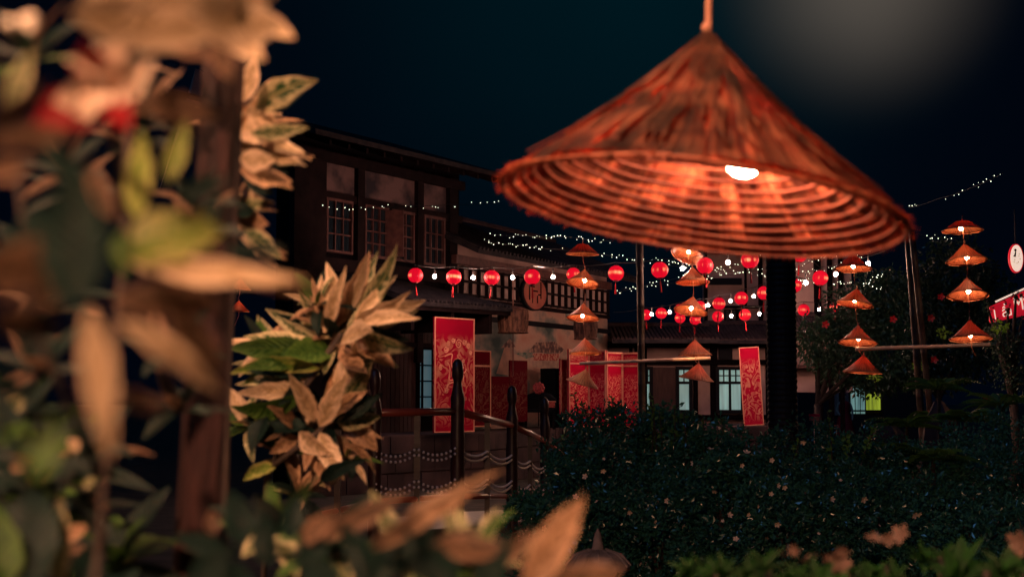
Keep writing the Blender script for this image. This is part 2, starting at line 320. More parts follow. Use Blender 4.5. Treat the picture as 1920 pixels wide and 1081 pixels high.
def print_mat(name, seed, dark=1.0):
    """flat print: gold scroll-and-flame pattern on red, plain red at the head and foot"""
    m = bpy.data.materials.new(name); m.use_nodes = True; t = m.node_tree; b = t.nodes['Principled BSDF']; b.inputs['Roughness'].default_value = .8; b.inputs['Specular IOR Level'].default_value = .04
    tcn = t.nodes.new('ShaderNodeTexCoord')
    mp = t.nodes.new('ShaderNodeMapping'); mp.inputs['Scale'].default_value = (1.0, 1.0, 2.9); mp.inputs['Location'].default_value = (seed, 0, seed * .7); t.links.new(tcn.outputs['Generated'], mp.inputs[0])
    n1 = t.nodes.new('ShaderNodeTexNoise'); n1.inputs['Scale'].default_value = 2.0; n1.inputs['Detail'].default_value = 1.5; n1.inputs['Distortion'].default_value = 1.6; t.links.new(mp.outputs[0], n1.inputs[0])
    w = t.nodes.new('ShaderNodeMath'); w.operation = 'SINE'; k = t.nodes.new('ShaderNodeMath'); k.operation = 'MULTIPLY'; k.inputs[1].default_value = 30; t.links.new(n1.outputs[0], k.inputs[0]); t.links.new(k.outputs[0], w.inputs[0])
    sep = t.nodes.new('ShaderNodeSeparateXYZ'); t.links.new(tcn.outputs['Generated'], sep.inputs[0])
    env = t.nodes.new('ShaderNodeValToRGB'); e = env.color_ramp.elements; e[0].position = .03; e[0].color = (0, 0, 0, 1); e[1].position = .14; e[1].color = (1, 1, 1, 1)
    q = e.new(.76); q.color = (1, 1, 1, 1); q = e.new(.86); q.color = (0, 0, 0, 1); t.links.new(sep.outputs[2], env.inputs[0])
    fw = t.nodes.new('ShaderNodeMath'); fw.operation = 'MULTIPLY'; mr = t.nodes.new('ShaderNodeMapRange'); mr.inputs['From Min'].default_value = -.25; mr.inputs['From Max'].default_value = .35
    t.links.new(w.outputs[0], mr.inputs['Value']); t.links.new(mr.outputs[0], fw.inputs[0]); t.links.new(env.outputs[0], fw.inputs[1])
    n2 = t.nodes.new('ShaderNodeTexNoise'); n2.inputs['Scale'].default_value = 5; t.links.new(mp.outputs[0], n2.inputs[0])
    g = t.nodes.new('ShaderNodeValToRGB'); g.color_ramp.elements[0].position = .35; g.color_ramp.elements[1].position = .65
    g.color_ramp.elements[0].color = (.42 * dark, .06 * dark, .06 * dark, 1); g.color_ramp.elements[1].color = (.58 * dark, .21 * dark, .14 * dark, 1); t.links.new(n2.outputs[0], g.inputs[0])
    c = t.nodes.new('ShaderNodeMix'); c.data_type = 'RGBA'; c.inputs['A'].default_value = (.36 * dark, .003 * dark, .028 * dark, 1); t.links.new(g.outputs[0], c.inputs['B']); t.links.new(fw.outputs[0], c.inputs['Factor'])
    t.links.new(c.outputs['Result'], b.inputs['Base Color']); return m
M['print1'] = print_mat('banner_print', 1.3, .78); M['print2'] = print_mat('screen_print', 4.1, 1.3); M['print3'] = print_mat('far_banner_print', 7.7, .95)
M['print_dim'] = print_mat('wine_banner_print', 9.2, .26)

def mural_mat():
    m = bpy.data.materials.new('wall_mural'); m.use_nodes = True; t = m.node_tree; b = t.nodes['Principled BSDF']; b.inputs['Roughness'].default_value = .9
    tcn = t.nodes.new('ShaderNodeTexCoord'); mp = t.nodes.new('ShaderNodeMapping'); mp.inputs['Scale'].default_value = (.7, .7, 1.3); t.links.new(tcn.outputs['Object'], mp.inputs[0])
    n1 = t.nodes.new('ShaderNodeTexNoise'); n1.inputs['Scale'].default_value = 1.3; n1.inputs['Detail'].default_value = 5; t.links.new(mp.outputs[0], n1.inputs[0])
    r = t.nodes.new('ShaderNodeValToRGB'); e = r.color_ramp.elements; e[0].position = .34; e[0].color = (.04, .07, .065, 1); e[1].position = .66; e[1].color = (.36, .17, .12, 1)
    q = e.new(.45); q.color = (.15, .15, .13, 1); q = e.new(.54); q.color = (.40, .24, .18, 1); t.links.new(n1.outputs[0], r.inputs[0]); t.links.new(r.outputs[0], b.inputs['Base Color']); return m
M['mural'] = mural_mat()

# ------------------------------------------------------------------ facades
class Facade:
    def __init__(s, pa, da, pb, db):
        a = P(pa, 740, da); b = P(pb, 740, db); s.a = Vector((a.x, a.y, 0)); s.U = Vector((b.x - a.x, b.y - a.y, 0)); s.len = s.U.length; s.U.normalize()
        s.N = Vector((s.U.y, -s.U.x, 0))            # towards the camera
    def hit(s, px, py, off=0):
        d = ray(px, py); o = s.a + s.N * off; k = (o - CAM).dot(s.N) / d.dot(s.N); p = CAM + d * k
        return (p - o).dot(s.U), p.z
    def u(s, px): return s.hit(px, 740)[0]
    def z(s, px, py): return s.hit(px, py)[1]
    def W(s, u, z, n=0): return s.a + s.U * u + s.N * n + Vector((0, 0, z))
    def box(s, mb, u0, u1, z0, z1, n0, n1):
        return mb.obox(s.W((u0 + u1) / 2, (z0 + z1) / 2, (n0 + n1) / 2), s.U * ((u1 - u0) / 2), s.N * ((n1 - n0) / 2), Vector((0, 0, (z1 - z0) / 2)))
def fbox(F, root, name, m, u0, u1, z0, z1, n0, n1, **k): return F.box(MB(), u0, u1, z0, z1, n0, n1).build(name, m, root, **k)
def window(F, root, u0, u1, z0, z1, cols, rows, pane, fr, t=.05, n=.0, splits=None, zsplits=None, pane2=None, label=None):
    """window = outer frame part > glazing bars and panes as its own parts"""
    mb = MB()
    F.box(mb, u0 - t, u0, z0 - t, z1 + t, n, n + .07); F.box(mb, u1, u1 + t, z0 - t, z1 + t, n, n + .07)
    F.box(mb, u0, u1, z0 - t, z0, n, n + .068); F.box(mb, u0, u1, z1, z1 + t, n, n + .068)
    wo = mb.build('window', fr, root, label=label)
    us = splits or [u0 + (u1 - u0) * i / cols for i in range(cols + 1)]
    zs = zsplits or [z0 + (z1 - z0) * i / rows for i in range(rows + 1)]
    bt = .012
    for uu in us[1:-1]: fbox(F, wo, 'glazing_bar', fr, uu - bt, uu + bt, z0, z1, n + .012, n + .052)
    for k, zz in enumerate(zs[1:-1]):
        fbox(F, wo, 'glazing_bar', fr, u0, u1, zz - bt, zz + bt, n + .014, n + .050)
    for i in range(len(us) - 1):
        for j in range(len(zs) - 1):
            fbox(F, wo, 'pane', pane2 if (pane2 and j == 0) else pane, us[i] + .003, us[i + 1] - .003, zs[j] + .003, zs[j + 1] - .003, n + .004, n + .010)
    return wo

# ground and terrace
mb = MB(); n_ = 40
for i in range(n_ + 1):
    for j in range(n_ + 1):
        x = -150 + 300 * i / n_; y = -60 + 300 * j / n_; mb.v.append(Vector((x, y, 0)))
for i in range(n_):
    for j in range(n_):
        a = i * (n_ + 1) + j; mb.f.append((a, a + n_ + 1, a + n_ + 2, a + 1))
g = mb.build('ground', M['ground'], kind='structure')

TZ = .93
tp = [P(560, 740, 22.2), P(905, 740, 25.4), P(1045, 740, 29.3), P(1480, 740, 31.2), P(1480, 740, 39), P(560, 740, 39)]
mb = MB(); k = len(tp)
for p in tp: mb.v.append(Vector((p.x, p.y, 0)))
for p in tp: mb.v.append(Vector((p.x, p.y, TZ)))
mb.f.append(tuple(range(k, 2 * k)))
for i in range(k): mb.f.append((i, (i + 1) % k, (i + 1) % k + k, i + k))
terr = mb.build('terrace', M['terrace'], kind='structure')
for (pa, pb) in ((tp[0], tp[1]), (tp[1], tp[2]), (tp[2], tp[3])):      # facing stones of the terrace wall
    F = Facade(960, 10, 1000, 10); F.a = Vector((pa.x, pa.y, 0)); d = Vector((pb.x - pa.x, pb.y - pa.y, 0)); F.len = d.length; F.U = d.normalized(); F.N = Vector((F.U.y, -F.U.x, 0))
    z = .0
    for r_ in range(3):
        u = 0.0
        while u < F.len - .15:
            ww = min(R.uniform(.38, .62), F.len - u)
            F.box(MB(), u + .008, u + ww - .008, z + .008, z + .30 - .008, .0, R.uniform(.02, .045)).build('stone_block', M['terrace'], terr)
            u += ww
        z += .31

# ---------------------------------------------------------------- house A: two-storey timber house on the left
A = Facade(600, 24, 835, 27.1)
ha = thing('timber_house', 'dark two-storey timber house with casement windows and stained plaster panels', 'house', A.W(A.len / 2, 0, 0))
uL, uR = A.u(540), A.u(862)
zpt, zpb = A.z(600, 302), A.z(602, 357)
wzt, wzb = A.z(605, 374), A.z(610, 467)
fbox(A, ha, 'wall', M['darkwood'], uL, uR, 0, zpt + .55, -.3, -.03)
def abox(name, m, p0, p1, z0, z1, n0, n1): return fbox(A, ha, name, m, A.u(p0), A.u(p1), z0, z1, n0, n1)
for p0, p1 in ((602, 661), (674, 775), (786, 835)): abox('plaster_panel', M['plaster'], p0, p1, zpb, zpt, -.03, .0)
for p0, p1 in ((540, 601), (661, 674), (775, 786), (836, 850)): abox('post', M['beam'], p0, p1, 2.2, zpt + .2, -.03, .09)
abox('beam', M['beam'], 540, 862, zpt + .002, zpt + .17, .0, .12); abox('beam', M['beam'], 540, 862, zpb - .14, zpb - .002, .0, .06)
abox('beam', M['beam'], 540, 862, wzb - .36, wzb - .14, .0, .10)
window(A, ha, A.u(607), A.u(651), wzb, wzt, 3, 3, M['pane_dark'], M['frame'], .045)
window(A, ha, A.u(680), A.u(719), wzb, wzt, 3, 4, M['pane_dark'], M['frame'], .045)
window(A, ha, A.u(731), A.u(768), wzb, wzt, 3, 4, M['pane_dark'], M['frame'], .045)
window(A, ha, A.u(792), A.u(826), wzb, wzt, 3, 3, M['pane_dark'], M['frame'], .05)
# opened shutter between the middle casements
mb = MB(); a_ = A.W(A.u(719), (wzb + wzt) / 2, .02); dirv = (A.N * .9 + A.U * .35).normalized()
mb.obox(a_ + dirv * .17, dirv * .17, dirv.cross(Vector((0, 0, 1))) * .015, Vector((0, 0, (wzt - wzb) / 2))).build('shutter', M['frame'], ha)
# roof with rafters under the eave and a pale gable behind
rz = zpt + .32
mb = MB(); e0 = A.W(uL - .5, rz - .05, .95); e1 = A.W(A.u(862) + .9, rz - .05, .95); r1 = A.W(uR + .9, rz + 1.0, -2.4); r0 = A.W(uL - .5, rz + 1.0, -2.4); dn = Vector((0, 0, -.09))
mb.quadv(e0, e1, r1, r0).quadv(e0 + dn, r0 + dn, r1 + dn, e1 + dn).quadv(e0, e0 + dn, e1 + dn, e1).quadv(e1, e1 + dn, r1 + dn, r1).quadv(r0, r1, r1 + dn, r0 + dn).quadv(e0, r0, r0 + dn, e0 + dn)
rf = mb.build('roof', M['tile'], ha)
for i in range(13):
    u = uL + (uR + .8 - uL) * i / 12; p0 = A.W(u, rz - .19, .85); p1 = A.W(u, rz + .12, -.02); mid = (p0 + p1) / 2
    MB().obox(mid, A.U * .03, (p1 - p0) / 2, Vector((0, 0, .045))).build('rafter', M['beam'], ha)
mb = MB(); mb.quadv(A.W(A.u(600), rz + .95, -3.2), A.W(A.u(800), rz + .95, -3.2), A.W(A.u(775), rz + 1.55, -3.6), A.W(A.u(640), rz + 1.85, -3.6)).quadv(A.W(A.u(600), rz - .5, -3.9), A.W(A.u(640), rz + 1.85, -3.6), A.W(A.u(600), rz + .95, -3.2)).build('gable', M['plaster2'], ha)
# lower storey
lz = A.z(790, 590)
u = A.u(690)
while u < A.u(816):
    fbox(A, ha, 'siding_board', M['siding'], u + .006, u + .10, A.z(790, 655), lz, -.03, R.uniform(.005, .02)); u += .105
wz0, wz1 = TZ, A.z(795, 652)
fbox(A, ha, 'beam', M['beam'], A.u(690), A.u(822), wz1 + .01, wz1 + .09, .022, .07)
window(A, ha, A.u(782), A.u(808), wz0 + .35, wz1 - .03, 2, 4, M['lit_pane_dim'], M['darkwood'], .05, splits=[A.u(782), A.u(789), A.u(808)])
u = A.u(690)
while u < A.u(775):
    fbox(A, ha, 'door_board', M['siding'], u + .006, u + .12, TZ, wz1 - .02, -.03, R.uniform(.0, .012)); u += .13
# awning roof over the lower storey, its end running in front of the lattice
AW = Facade(735, 24.0, 926, 26.0)
z0 = AW.z(926, 577)
mb = MB(); q = [AW.W(0, z0 - .02, .45), AW.W(AW.len, z0 - .02, .45), AW.W(AW.len - .35, z0 + .42, -1.4), AW.W(-.2, z0 + .62, -1.4)]
aw = thing('awning_roof', 'low dark tiled awning roof below the upper storey windows, over the door', 'awning', AW.W(AW.len / 2, z0, 0))
mb.quadv(*q).quadv(*[p + Vector((0, 0, -.07)) for p in reversed(q)])
for i in range(4): a, b = q[i], q[(i + 1) % 4]; mb.quadv(a, a + Vector((0, 0, -.07)), b + Vector((0, 0, -.07)), b)
mb.build('roof_slab', M['tile'], aw)
mb = MB()
for i in range(26):
    t_ = (i + .5) / 26; mb.tube([q[0].lerp(q[1], t_) + Vector((0, 0, .02)), q[3].lerp(q[2], t_) + Vector((0, 0, .02))], .03, 6)
mb.build('cover_tile', M['tile'], aw, kind='stuff')
fbox(AW, aw, 'fascia', M['beam'], 0, AW.len, z0 - .16, z0 - .075, .36, .40)
for i in range(3): AW.box(MB(), .1 + i * 1.0, .18 + i * 1.0, z0 - .5, z0 - .08, -.9, .34).build('bracket', M['beam'], aw)

# ---------------------------------------------------------------- house B: low wing with lattice band and mural
B = Facade(850, 27.2, 1140, 34)
hb = thing('mural_house', 'low wing with a two-row lattice window band above a painted landscape wall', 'house', B.W(B.len / 2, 0, 0))
u0, u1 = B.u(845), B.len
zl1, zl0 = B.z(1000, 524), B.z(1000, 569)      # lattice top and bottom
fbox(B, hb, 'wall', M['plaster2'], u0, u1, 0, zl1 + .6, -.3, -.02)
n_c = 21; us = [B.u(862) + (B.u(1139) - .04 - B.u(862)) * i / n_c for i in range(n_c + 1)]
lat = thing('x', 'x', 'x', (0, 0, 0)); bpy.data.objects.remove(lat)
mb = MB()
for zz in (zl0, (zl0 + zl1) / 2, zl1): B.box(mb, us[0] - .05, us[-1] + .05, zz - .022, zz + .022, -.02, .06)
fr = mb.build('lattice_frame', M['beam'], hb)
for u in us: fbox(B, fr, 'upright', M['beam'], u - .024, u + .024, zl0 - .03, zl1 + .03, -.018, .075)
for i in range(n_c):
    for (a, b) in ((zl0 + .023, (zl0 + zl1) / 2 - .023), ((zl0 + zl1) / 2 + .023, zl1 - .023)):
        fbox(B, hb, 'lattice_pane', M['lattice_pane'], us[i] + .026, us[i + 1] - .026, a + .002, b - .002, -.015, .01)
fbox(B, hb, 'beam', M['frame'], u0, u1, zl1 + .05, zl1 + .22, .0, .12, label='pale brown beam under the eave')
fbox(B, hb, 'beam', M['beam'], u0, u1, zl0 - .13, zl0 - .05, .0, .06)
zb = B.z(1050, 612); fbox(B, hb, 'beam', M['black'], u0, u1, zb - .05, zb + .05, .0, .08)
fbox(B, hb, 'mural', M['mural'], u0, u1, TZ, zl0 - .14, -.018, -.002)
M['m_roof'] = mat('mural_roof_paint', (.08, .045, .045), .9, (.34, .20, .15), 9, lo=.42, hi=.62); M['m_red'] = mat('mural_red_paint', (.28, .04, .035), .9, (.45, .24, .17), 16, lo=.45, hi=.58)
M['m_pale'] = mat('mural_pale_paint', (.38, .25, .19), .9, (.22, .15, .12), 5); M['m_teal'] = mat('mural_teal_paint', (.05, .10, .09), .9, (.24, .22, .17), 8)
M['m_peach'] = mat('mural_peach_paint', (.40, .21, .15), .9, (.24, .15, .12), 4)
def paint(pts, m, name, n=.002):
    vs = []
    for (x, y) in pts: u, z = B.hit(x, y); vs.append(B.W(u, z, n))
    f = MB().quadv(*vs); k = len(vs); f.quadv(*[v + B.N * .002 for v in vs]); f.build(name, m, hb)
paint([(990, 660), (1004, 642), (1040, 640), (1058, 655), (1050, 662)], M['m_roof'], 'painted_roof', .004)
paint([(998, 662), (1048, 663), (1046, 676), (1000, 675)], M['m_red'], 'painted_wall', .008)
paint([(996, 676), (1048, 677), (1046, 690), (998, 688)], M['m_pale'], 'painted_step', .006)
paint([(966, 662), (984, 660), (1002, 668), (986, 672)], M['m_teal'], 'painted_cloud', .010)
paint([(930, 700), (945, 652), (955, 640), (962, 655), (968, 705)], M['m_peach'], 'painted_tower', .006)
paint([(938, 652), (955, 634), (966, 650)], M['m_roof'], 'painted_spire', .012)
paint([(1030, 692), (1058, 655), (1066, 668), (1050, 700)], M['m_pale'], 'painted_hill', .014)
paint([(1000, 728), (1012, 706), (1044, 690), (1036, 706), (1016, 716)], M['m_teal'], 'painted_branch', .016)
paint([(992, 760), (994, 700), (1040, 696), (1040, 760)], M['m_peach'], 'painted_field', .0025)
paint([(1060, 560), (1076, 562), (1076, 600), (1060, 600)], M['m_teal'], 'dark_patch', .006)
# roof of B
ez = B.z(1000, 500)
mb = MB(); q = [B.W(u0 - .2, ez, .7), B.W(u1 + .35, ez, .7), B.W(u1 + .35, ez + 1.0, -1.6), B.W(u0 - .2, ez + 1.0, -1.6)]
mb.quadv(*q).quadv(*[p + Vector((0, 0, -.08)) for p in reversed(q)])
for i in range(4): a, b = q[i], q[(i + 1) % 4]; mb.quadv(a, a + Vector((0, 0, -.08)), b + Vector((0, 0, -.08)), b)
rf = mb.build('roof', M['tile'], hb)
mb = MB(); nt_ = 52
for i in range(nt_):
    t_ = (i + .5) / nt_; mb.tube([q[0].lerp(q[1], t_) + Vector((0, 0, .02)), q[3].lerp(q[2], t_) + Vector((0, 0, .02))], .042, 6)
mb.build('cover_tile', M['tile'], rf, kind='stuff')
MB().tube([q[3] + Vector((0, 0, .06)), q[2] + Vector((0, 0, .06))], .09, 8).build('ridge', M['terrace'], rf)
# oval sign board
su, sz_ = B.hit(1003, 550, .14); c = B.W(su, sz_, .14)
Mo = Matrix((B.U, Vector((0, 0, 1)), B.N)).transposed()
ru, rv = (B.u(1028) - B.u(980)) / 2, .37
ov = thing('oval_signboard', 'oval orange wooden signboard with black rim mounted on the lattice band', 'sign', c)
def disc(rx, ry, z0, z1, n=28):
    m_ = MB(); i = 0
    for z in (z0, z1):
        for q in range(n): a = 2 * math.pi * q / n; m_.v.append(c + Mo @ Vector((rx * math.cos(a), ry * math.sin(a), z)))
    m_.f.append(tuple(reversed(range(n)))); m_.f.append(tuple(range(n, 2 * n)))
    for q in range(n): m_.f.append((q, (q + 1) % n, (q + 1) % n + n, q + n))
    return m_
M['signwood'] = mat('orange_sign_wood', (.38, .11, .07), .6, (.28, .07, .05), 5)
disc(ru, rv, -.06, .0).build('rim', M['black'], ov); disc(ru * .86, rv * .90, .0, .012).build('board', M['signwood'], ov)
mb = MB()
for (x, y, ww, hh) in ((-.24, .02, .05, .34), (-.12, .14, .2, .03), (-.12, -.06, .03, .30), (.0, .05, .22, .03), (.22, .08, .04, .36), (.16, -.02, .12, .03), (.08, -.12, .04, .16), (-.05, .24, .26, .03)):
    mb.obox(c + Mo @ Vector((x * ru * 1.9, y * 1.0, .016)), B.U * (ww * .5), Vector((0, 0, hh * .5)), B.N * .003)
mb.build('carved_strokes', M['darkwood'], ov)

# ---------------------------------------------------------------- house C: front-facing wing
Cc = Facade(1120, 34.4, 1490, 34.4)
hc = thing('tea_house', 'low tiled house with lit white windows and timber framing facing the hedge', 'house', Cc.W(Cc.len / 2, 0, 0))
cu = Cc.u
def cz(py): return Cc.z(1300, py)
fbox(Cc, hc, 'wall', M['plaster2'], 0, Cc.len, 0, cz(628), -.3, -.03)
fbox(Cc, hc, 'beam', M['darkwood'], 0, Cc.len, cz(683), cz(674), -.02, .10)
fbox(Cc, hc, 'beam', M['darkwood'], 0, Cc.len, cz(652), cz(640), -.02, .12)
fbox(Cc, hc, 'beam', M['darkwood'], 0, Cc.len, cz(786), cz(777), -.02, .10)
for (a, b) in ((1122, 1132), (1180, 1186), (1190, 1213), (1300, 1308), (1332, 1345), (1396, 1410), (1436, 1446), (1478, 1488)):
    fbox(Cc, hc, 'post', M['darkwood'], cu(a), cu(b), TZ, cz(646), -.028, .08)
fbox(Cc, hc, 'door', M['siding'], cu(1222), cu(1270), TZ, cz(688), -.02, .03, label='dark maroon boarded door between the lit windows')
fbox(Cc, hc, 'door', M['black'], cu(1348), cu(1374), cz(674) + .01, cz(652) - .01, -.02, .02, label='black opening above the window')
def cwin(a, b, mid=None):
    ua, ub = cu(a), cu(b); z0, z1, zm = cz(768), cz(693), cz(717); um = mid or (ua + ub) / 2
    mb = MB(); t = .08
    Cc.box(mb, ua - t, ua, z0 - t, z1 + t, -.02, .09); Cc.box(mb, ub, ub + t, z0 - t, z1 + t, -.02, .09); Cc.box(mb, ua, ub, z0 - t, z0, -.02, .088); Cc.box(mb, ua, ub, z1, z1 + t, -.02, .088)
    wo = mb.build('window', M['black'], hc)
    wide = b - a > 30
    if wide: fbox(Cc, wo, 'mullion', M['black'], um - .025, um + .025, z0, z1, .0, .06)
    fbox(Cc, wo, 'transom', M['black'], ua, ub, zm - .03, zm + .03, .002, .07)
    spans = [(ua, um - .025), (um + .025, ub)] if wide else [(ua, ub)]
    for (x0, x1) in spans:
        fbox(Cc, wo, 'pane', M['lit_pane'], x0 + .004, x1 - .004, z0 + .004, zm - .034, .004, .012)
        xm = (x0 + x1) / 2; zz = (zm + .03 + z1) / 2
        fbox(Cc, wo, 'glazing_bar', M['black'], xm - .012, xm + .012, zm + .03, z1, .01, .05); fbox(Cc, wo, 'glazing_bar', M['black'], x0, x1, zz - .012, zz + .012, .012, .048)
        for (p, q_) in ((x0, xm - .012), (xm + .012, x1)):
            for (r_, s_) in ((zm + .033, zz - .014), (zz + .014, z1 - .003)): fbox(Cc, wo, 'pane', M['lit_pane'], p + .003, q_ - .003, r_, s_, .004, .012)
cwin(1211, 1218); cwin(1273, 1292); cwin(1348, 1389)
ez = cz(640)
def tiled(root, F, ua, ub, ez, nf, nb, rise, nt_, mt=M['tile']):
    q = [F.W(ua, ez, nf), F.W(ub, ez, nf), F.W(ub, ez + rise, nb), F.W(ua, ez + rise, nb)]; mb = MB(); dn = Vector((0, 0, -.08))
    mb.quadv(*q).quadv(*[p + dn for p in reversed(q)])
    for i in range(4): a, b = q[i], q[(i + 1) % 4]; mb.quadv(a, a + dn, b + dn, b)
    rf = mb.build('roof', mt, root); mb = MB()
    for i in range(nt_):
        t_ = (i + .5) / nt_; mb.tube([q[0].lerp(q[1], t_) + Vector((0, 0, .01)), q[3].lerp(q[2], t_) + Vector((0, 0, .02))], .05, 6)
    mb.build('cover_tile', M['terrace'], rf, kind='stuff')
    MB().tube([q[3] + Vector((0, 0, .06)), q[2] + Vector((0, 0, .06))], .08, 8).build('ridge', M['terrace'], rf); return rf
tiled(hc, Cc, cu(1142), cu(1336), cz(640), 1.2, -.6, .36, 26)
tiled(hc, Cc, cu(1330), cu(1475), cz(640), .7, -.9, .42, 20)
# upper storey set back
D = Facade(1322, 36.6, 1450, 36.6)
hd = thing('rear_house', 'taller pale plaster house rising behind the tiled roof', 'house', D.W(D.len / 2, 0, 0))
dz = lambda y: D.z(1380, y)
fbox(D, hd, 'wall', M['plaster2'], 0, D.len, 0, dz(470), -.3, 0)
for (a, b) in ((1322, 1328), (1398, 1402), (1424, 1432)): fbox(D, hd, 'post', M['darkwood'], D.u(a), D.u(b), dz(620), dz(470), .0, .08)
fbox(D, hd, 'beam', M['black'], D.u(1322), D.u(1392), dz(534), dz(522), .0, .14)
fbox(D, hd, 'beam', M['darkwood'], D.u(1322), D.u(1424), dz(578), dz(573), .002, .10)
for i in range(3): window(D, hd, D.u(1362 + i * 12), D.u(1369 + i * 12), dz(600), dz(582), 1, 1, M['pane_dark'], M['darkwood'], .04)
fbox(D, hd, 'eave', M['darkwood'], -.3, D.len + .3, dz(470), dz(462), -.5, .5)
# right-hand house beyond the pillar
E = Facade(1485, 33, 1600, 33)
he = thing('pillared_house', 'pale walled house with dark upright posts half hidden by trees, right of the pillar', 'house', E.W(E.len / 2, 0, 0))
ezf = lambda y: E.z(1520, y)
fbox(E, he, 'wall', M['plaster2'], 0, E.len, ezf(735), ezf(440), -.3, 0)
for (a, b) in ((1529, 1541), (1554, 1562), (1575, 1582)): fbox(E, he, 'post', M['darkwood'], E.u(a), E.u(b), 0, ezf(440), .0, .12)
fbox(E, he, 'beam', M['frame'], 0, E.len, ezf(632), ezf(622), .002, .3)
fbox(E, he, 'beam', M['frame'], 0, E.len, ezf(690), ezf(684), .002, .3)
tiled(he, E, -.1, E.len, ezf(620), .9, 0, .3, 18)
# far lit shop front seen below the trees
G = Facade(1500, 50, 1720, 50)
hg = thing('far_shop', 'far room with lit teal panes and a yellow curtain below the trees', 'building', G.W(G.len / 2, 0, 0))
gz = lambda y: G.z(1600, y)
fbox(G, hg, 'wall', M['siding'], 0, G.len, 0, gz(700), -.3, 0)
for (a, b) in ((1554, 1561), (1564, 1572), (1578, 1590)): fbox(G, hg, 'curtain', M['blanket'], G.u(a), G.u(b), gz(778), gz(728), .0, .08)
for (a, b) in ((1595, 1602), (1604, 1612), (1614, 1621)): fbox(G, hg, 'pane', M['lit_pane'], G.u(a), G.u(b), gz(775), gz(722), .0, .04)
fbox(G, hg, 'curtain', M['lit_yellow'], G.u(1624), G.u(1650), gz(770), gz(735), .0, .06, label='bright yellow lit curtain')
fbox(G, hg, 'sill', M['black'], G.u(1592), G.u(1652), gz(771), gz(768), .05, .12)

# ---------------------------------------------------------------- banners, screens, ornaments
def banner(px0, pt0, px1, pt1, pb, d0, d1, mt, name, label, group=None, head=False, border=.022, curls=False):
    F = Facade(px0, d0, px1, d1); z1 = F.z(px0, pt0); z0 = F.z(px0, pb); W_ = F.len
    r = thing(name, label, 'banner', F.W(W_ / 2, z0, 0), group)
    bo = fbox(F, r, 'board', mt, 0, W_, z0, z1, -.03, 0)
    def edge(u0, u1, a, b): fbox(F, r, 'border', M['gold'], u0, u1, a, b, 0, .012)
    if border:
        edge(0, border, z0, z1); edge(W_ - border, W_, z0, z1); edge(border, W_ - border, z1 - border, z1); edge(border, W_ - border, z0, z0 + border)
    if head: hz = z1 - (z1 - z0) * .2; edge(border, W_ - border, hz - .02, hz + .012)
    if curls:
        H = z1 - z0
        def curl(u, z, rr, turns=1.6, s=1, th=.010):
            pts = []
            for i in range(26):
                t = i / 25; a = s * turns * 2 * math.pi * t + .6; q = rr * (1 - .8 * t); pts.append(F.W(u + q * math.cos(a), z + q * math.sin(a), .004))
            MB().tube(pts, th, 5).build('gilt_scroll', M['gold'], r)
        for (x, y, q, s) in ((.34, .77, .045, 1), (.46, .80, .05, -1), (.60, .77, .085, 1), (.74, .79, .055, -1), (.84, .755, .05, 1), (.90, .70, .04, -1), (.72, .62, .032, 1), (.70, .56, .03, 1), (.28, .72, .06, -1), (.15, .56, .05, 1), (.30, .36, .05, 1), (.52, .30, .06, -1)):
            curl(W_ * x, z0 + H * y, q, s=s)
        # a swooping body line under the clouds
        for k in range(3):
            pts = [F.W(W_ * (.25 + .5 * t + .08 * math.sin(9 * t + k)), z0 + H * (.66 - .10 * k - .14 * t + .05 * math.sin(7 * t + k * 2)), .003) for t in [i / 24 for i in range(25)]]
            MB().tube(pts, .012, 5).build('gilt_scroll', M['gold'], r)
    return r
banner(814, 593, 889, 603, 811, 24.0, 24.8, M['print1'], 'tall_banner', 'tall red banner with gold cloud scrolls behind the bridge post', curls=True)
banner(886, 656, 920, 660, 800, 26.2, 26.6, M['print_dim'], 'panel_banner', 'dim narrow red panel with a separate head panel, just right of the tall banner', head=True)
banner(921, 705, 955, 700, 790, 27.0, 27.3, M['print_dim'], 'wine_banner', 'dark wine-red banner hung low on the mural wall', border=0)
banner(956, 675, 989, 669, 790, 27.6, 28.0, M['print_dim'], 'fabric_banner', 'red unframed banner with pale scrolls beside the round floral ornament', border=0)
banner(1051, 672, 1063, 673, 776, 29.4, 29.9, M['print2'], 'slim_banner', 'slim red banner edge left of the folding screen')
def screen():
    pts = [(1066, 654, 29.4), (1104, 657, 30.1), (1137, 659, 29.8), (1167, 661, 30.3), (1199, 664, 29.9)]
    r = thing('folding_screen', 'four-leaf red and gold folding screen behind the bamboo crossbar', 'folding screen', Vector(((P(1132, 740, 30)).x, 30, TZ)))
    for i in range(4):
        a, b = pts[i], pts[i + 1]; F = Facade(a[0], a[2], b[0], b[2]); z1 = F.z(a[0], a[1]); z0 = TZ; W_ = F.len
        H = z1 - z0
        leaf = F.box(MB(), .004, W_ - .004, z0, z1, -.03, 0).build('screen_leaf', M['red_print'], r)
        fbox(F, leaf, 'picture', M['print2'], .05, W_ - .05, z0 + H * .2, z1 - H * .20, .0, .004)
        fbox(F, leaf, 'head_picture', M['print3'], .05, W_ - .05, z1 - H * .16, z1 - .04, .0, .004)
        mb = MB(); t = .035
        F.box(mb, .004, t, z0, z1, 0, .02); F.box(mb, W_ - t, W_ - .004, z0, z1, 0, .02)
        for zz in (z0 + t / 2, z0 + H * .17, z1 - H * .18, z1 - t / 2): F.box(mb, t, W_ - t, zz - t / 2, zz + t / 2, 0, .018)
        mb.build('gold_frame', M['gold'], leaf)
screen()
r = banner(1394, 650, 1432, 652, 797, 31.6, 31.6, M['print3'], 'leaning_banner', 'narrow red and gold banner leaning beside the lit window at the black pillar', border=.02)
r.rotation_euler = (0, rad(-3.2), 0)
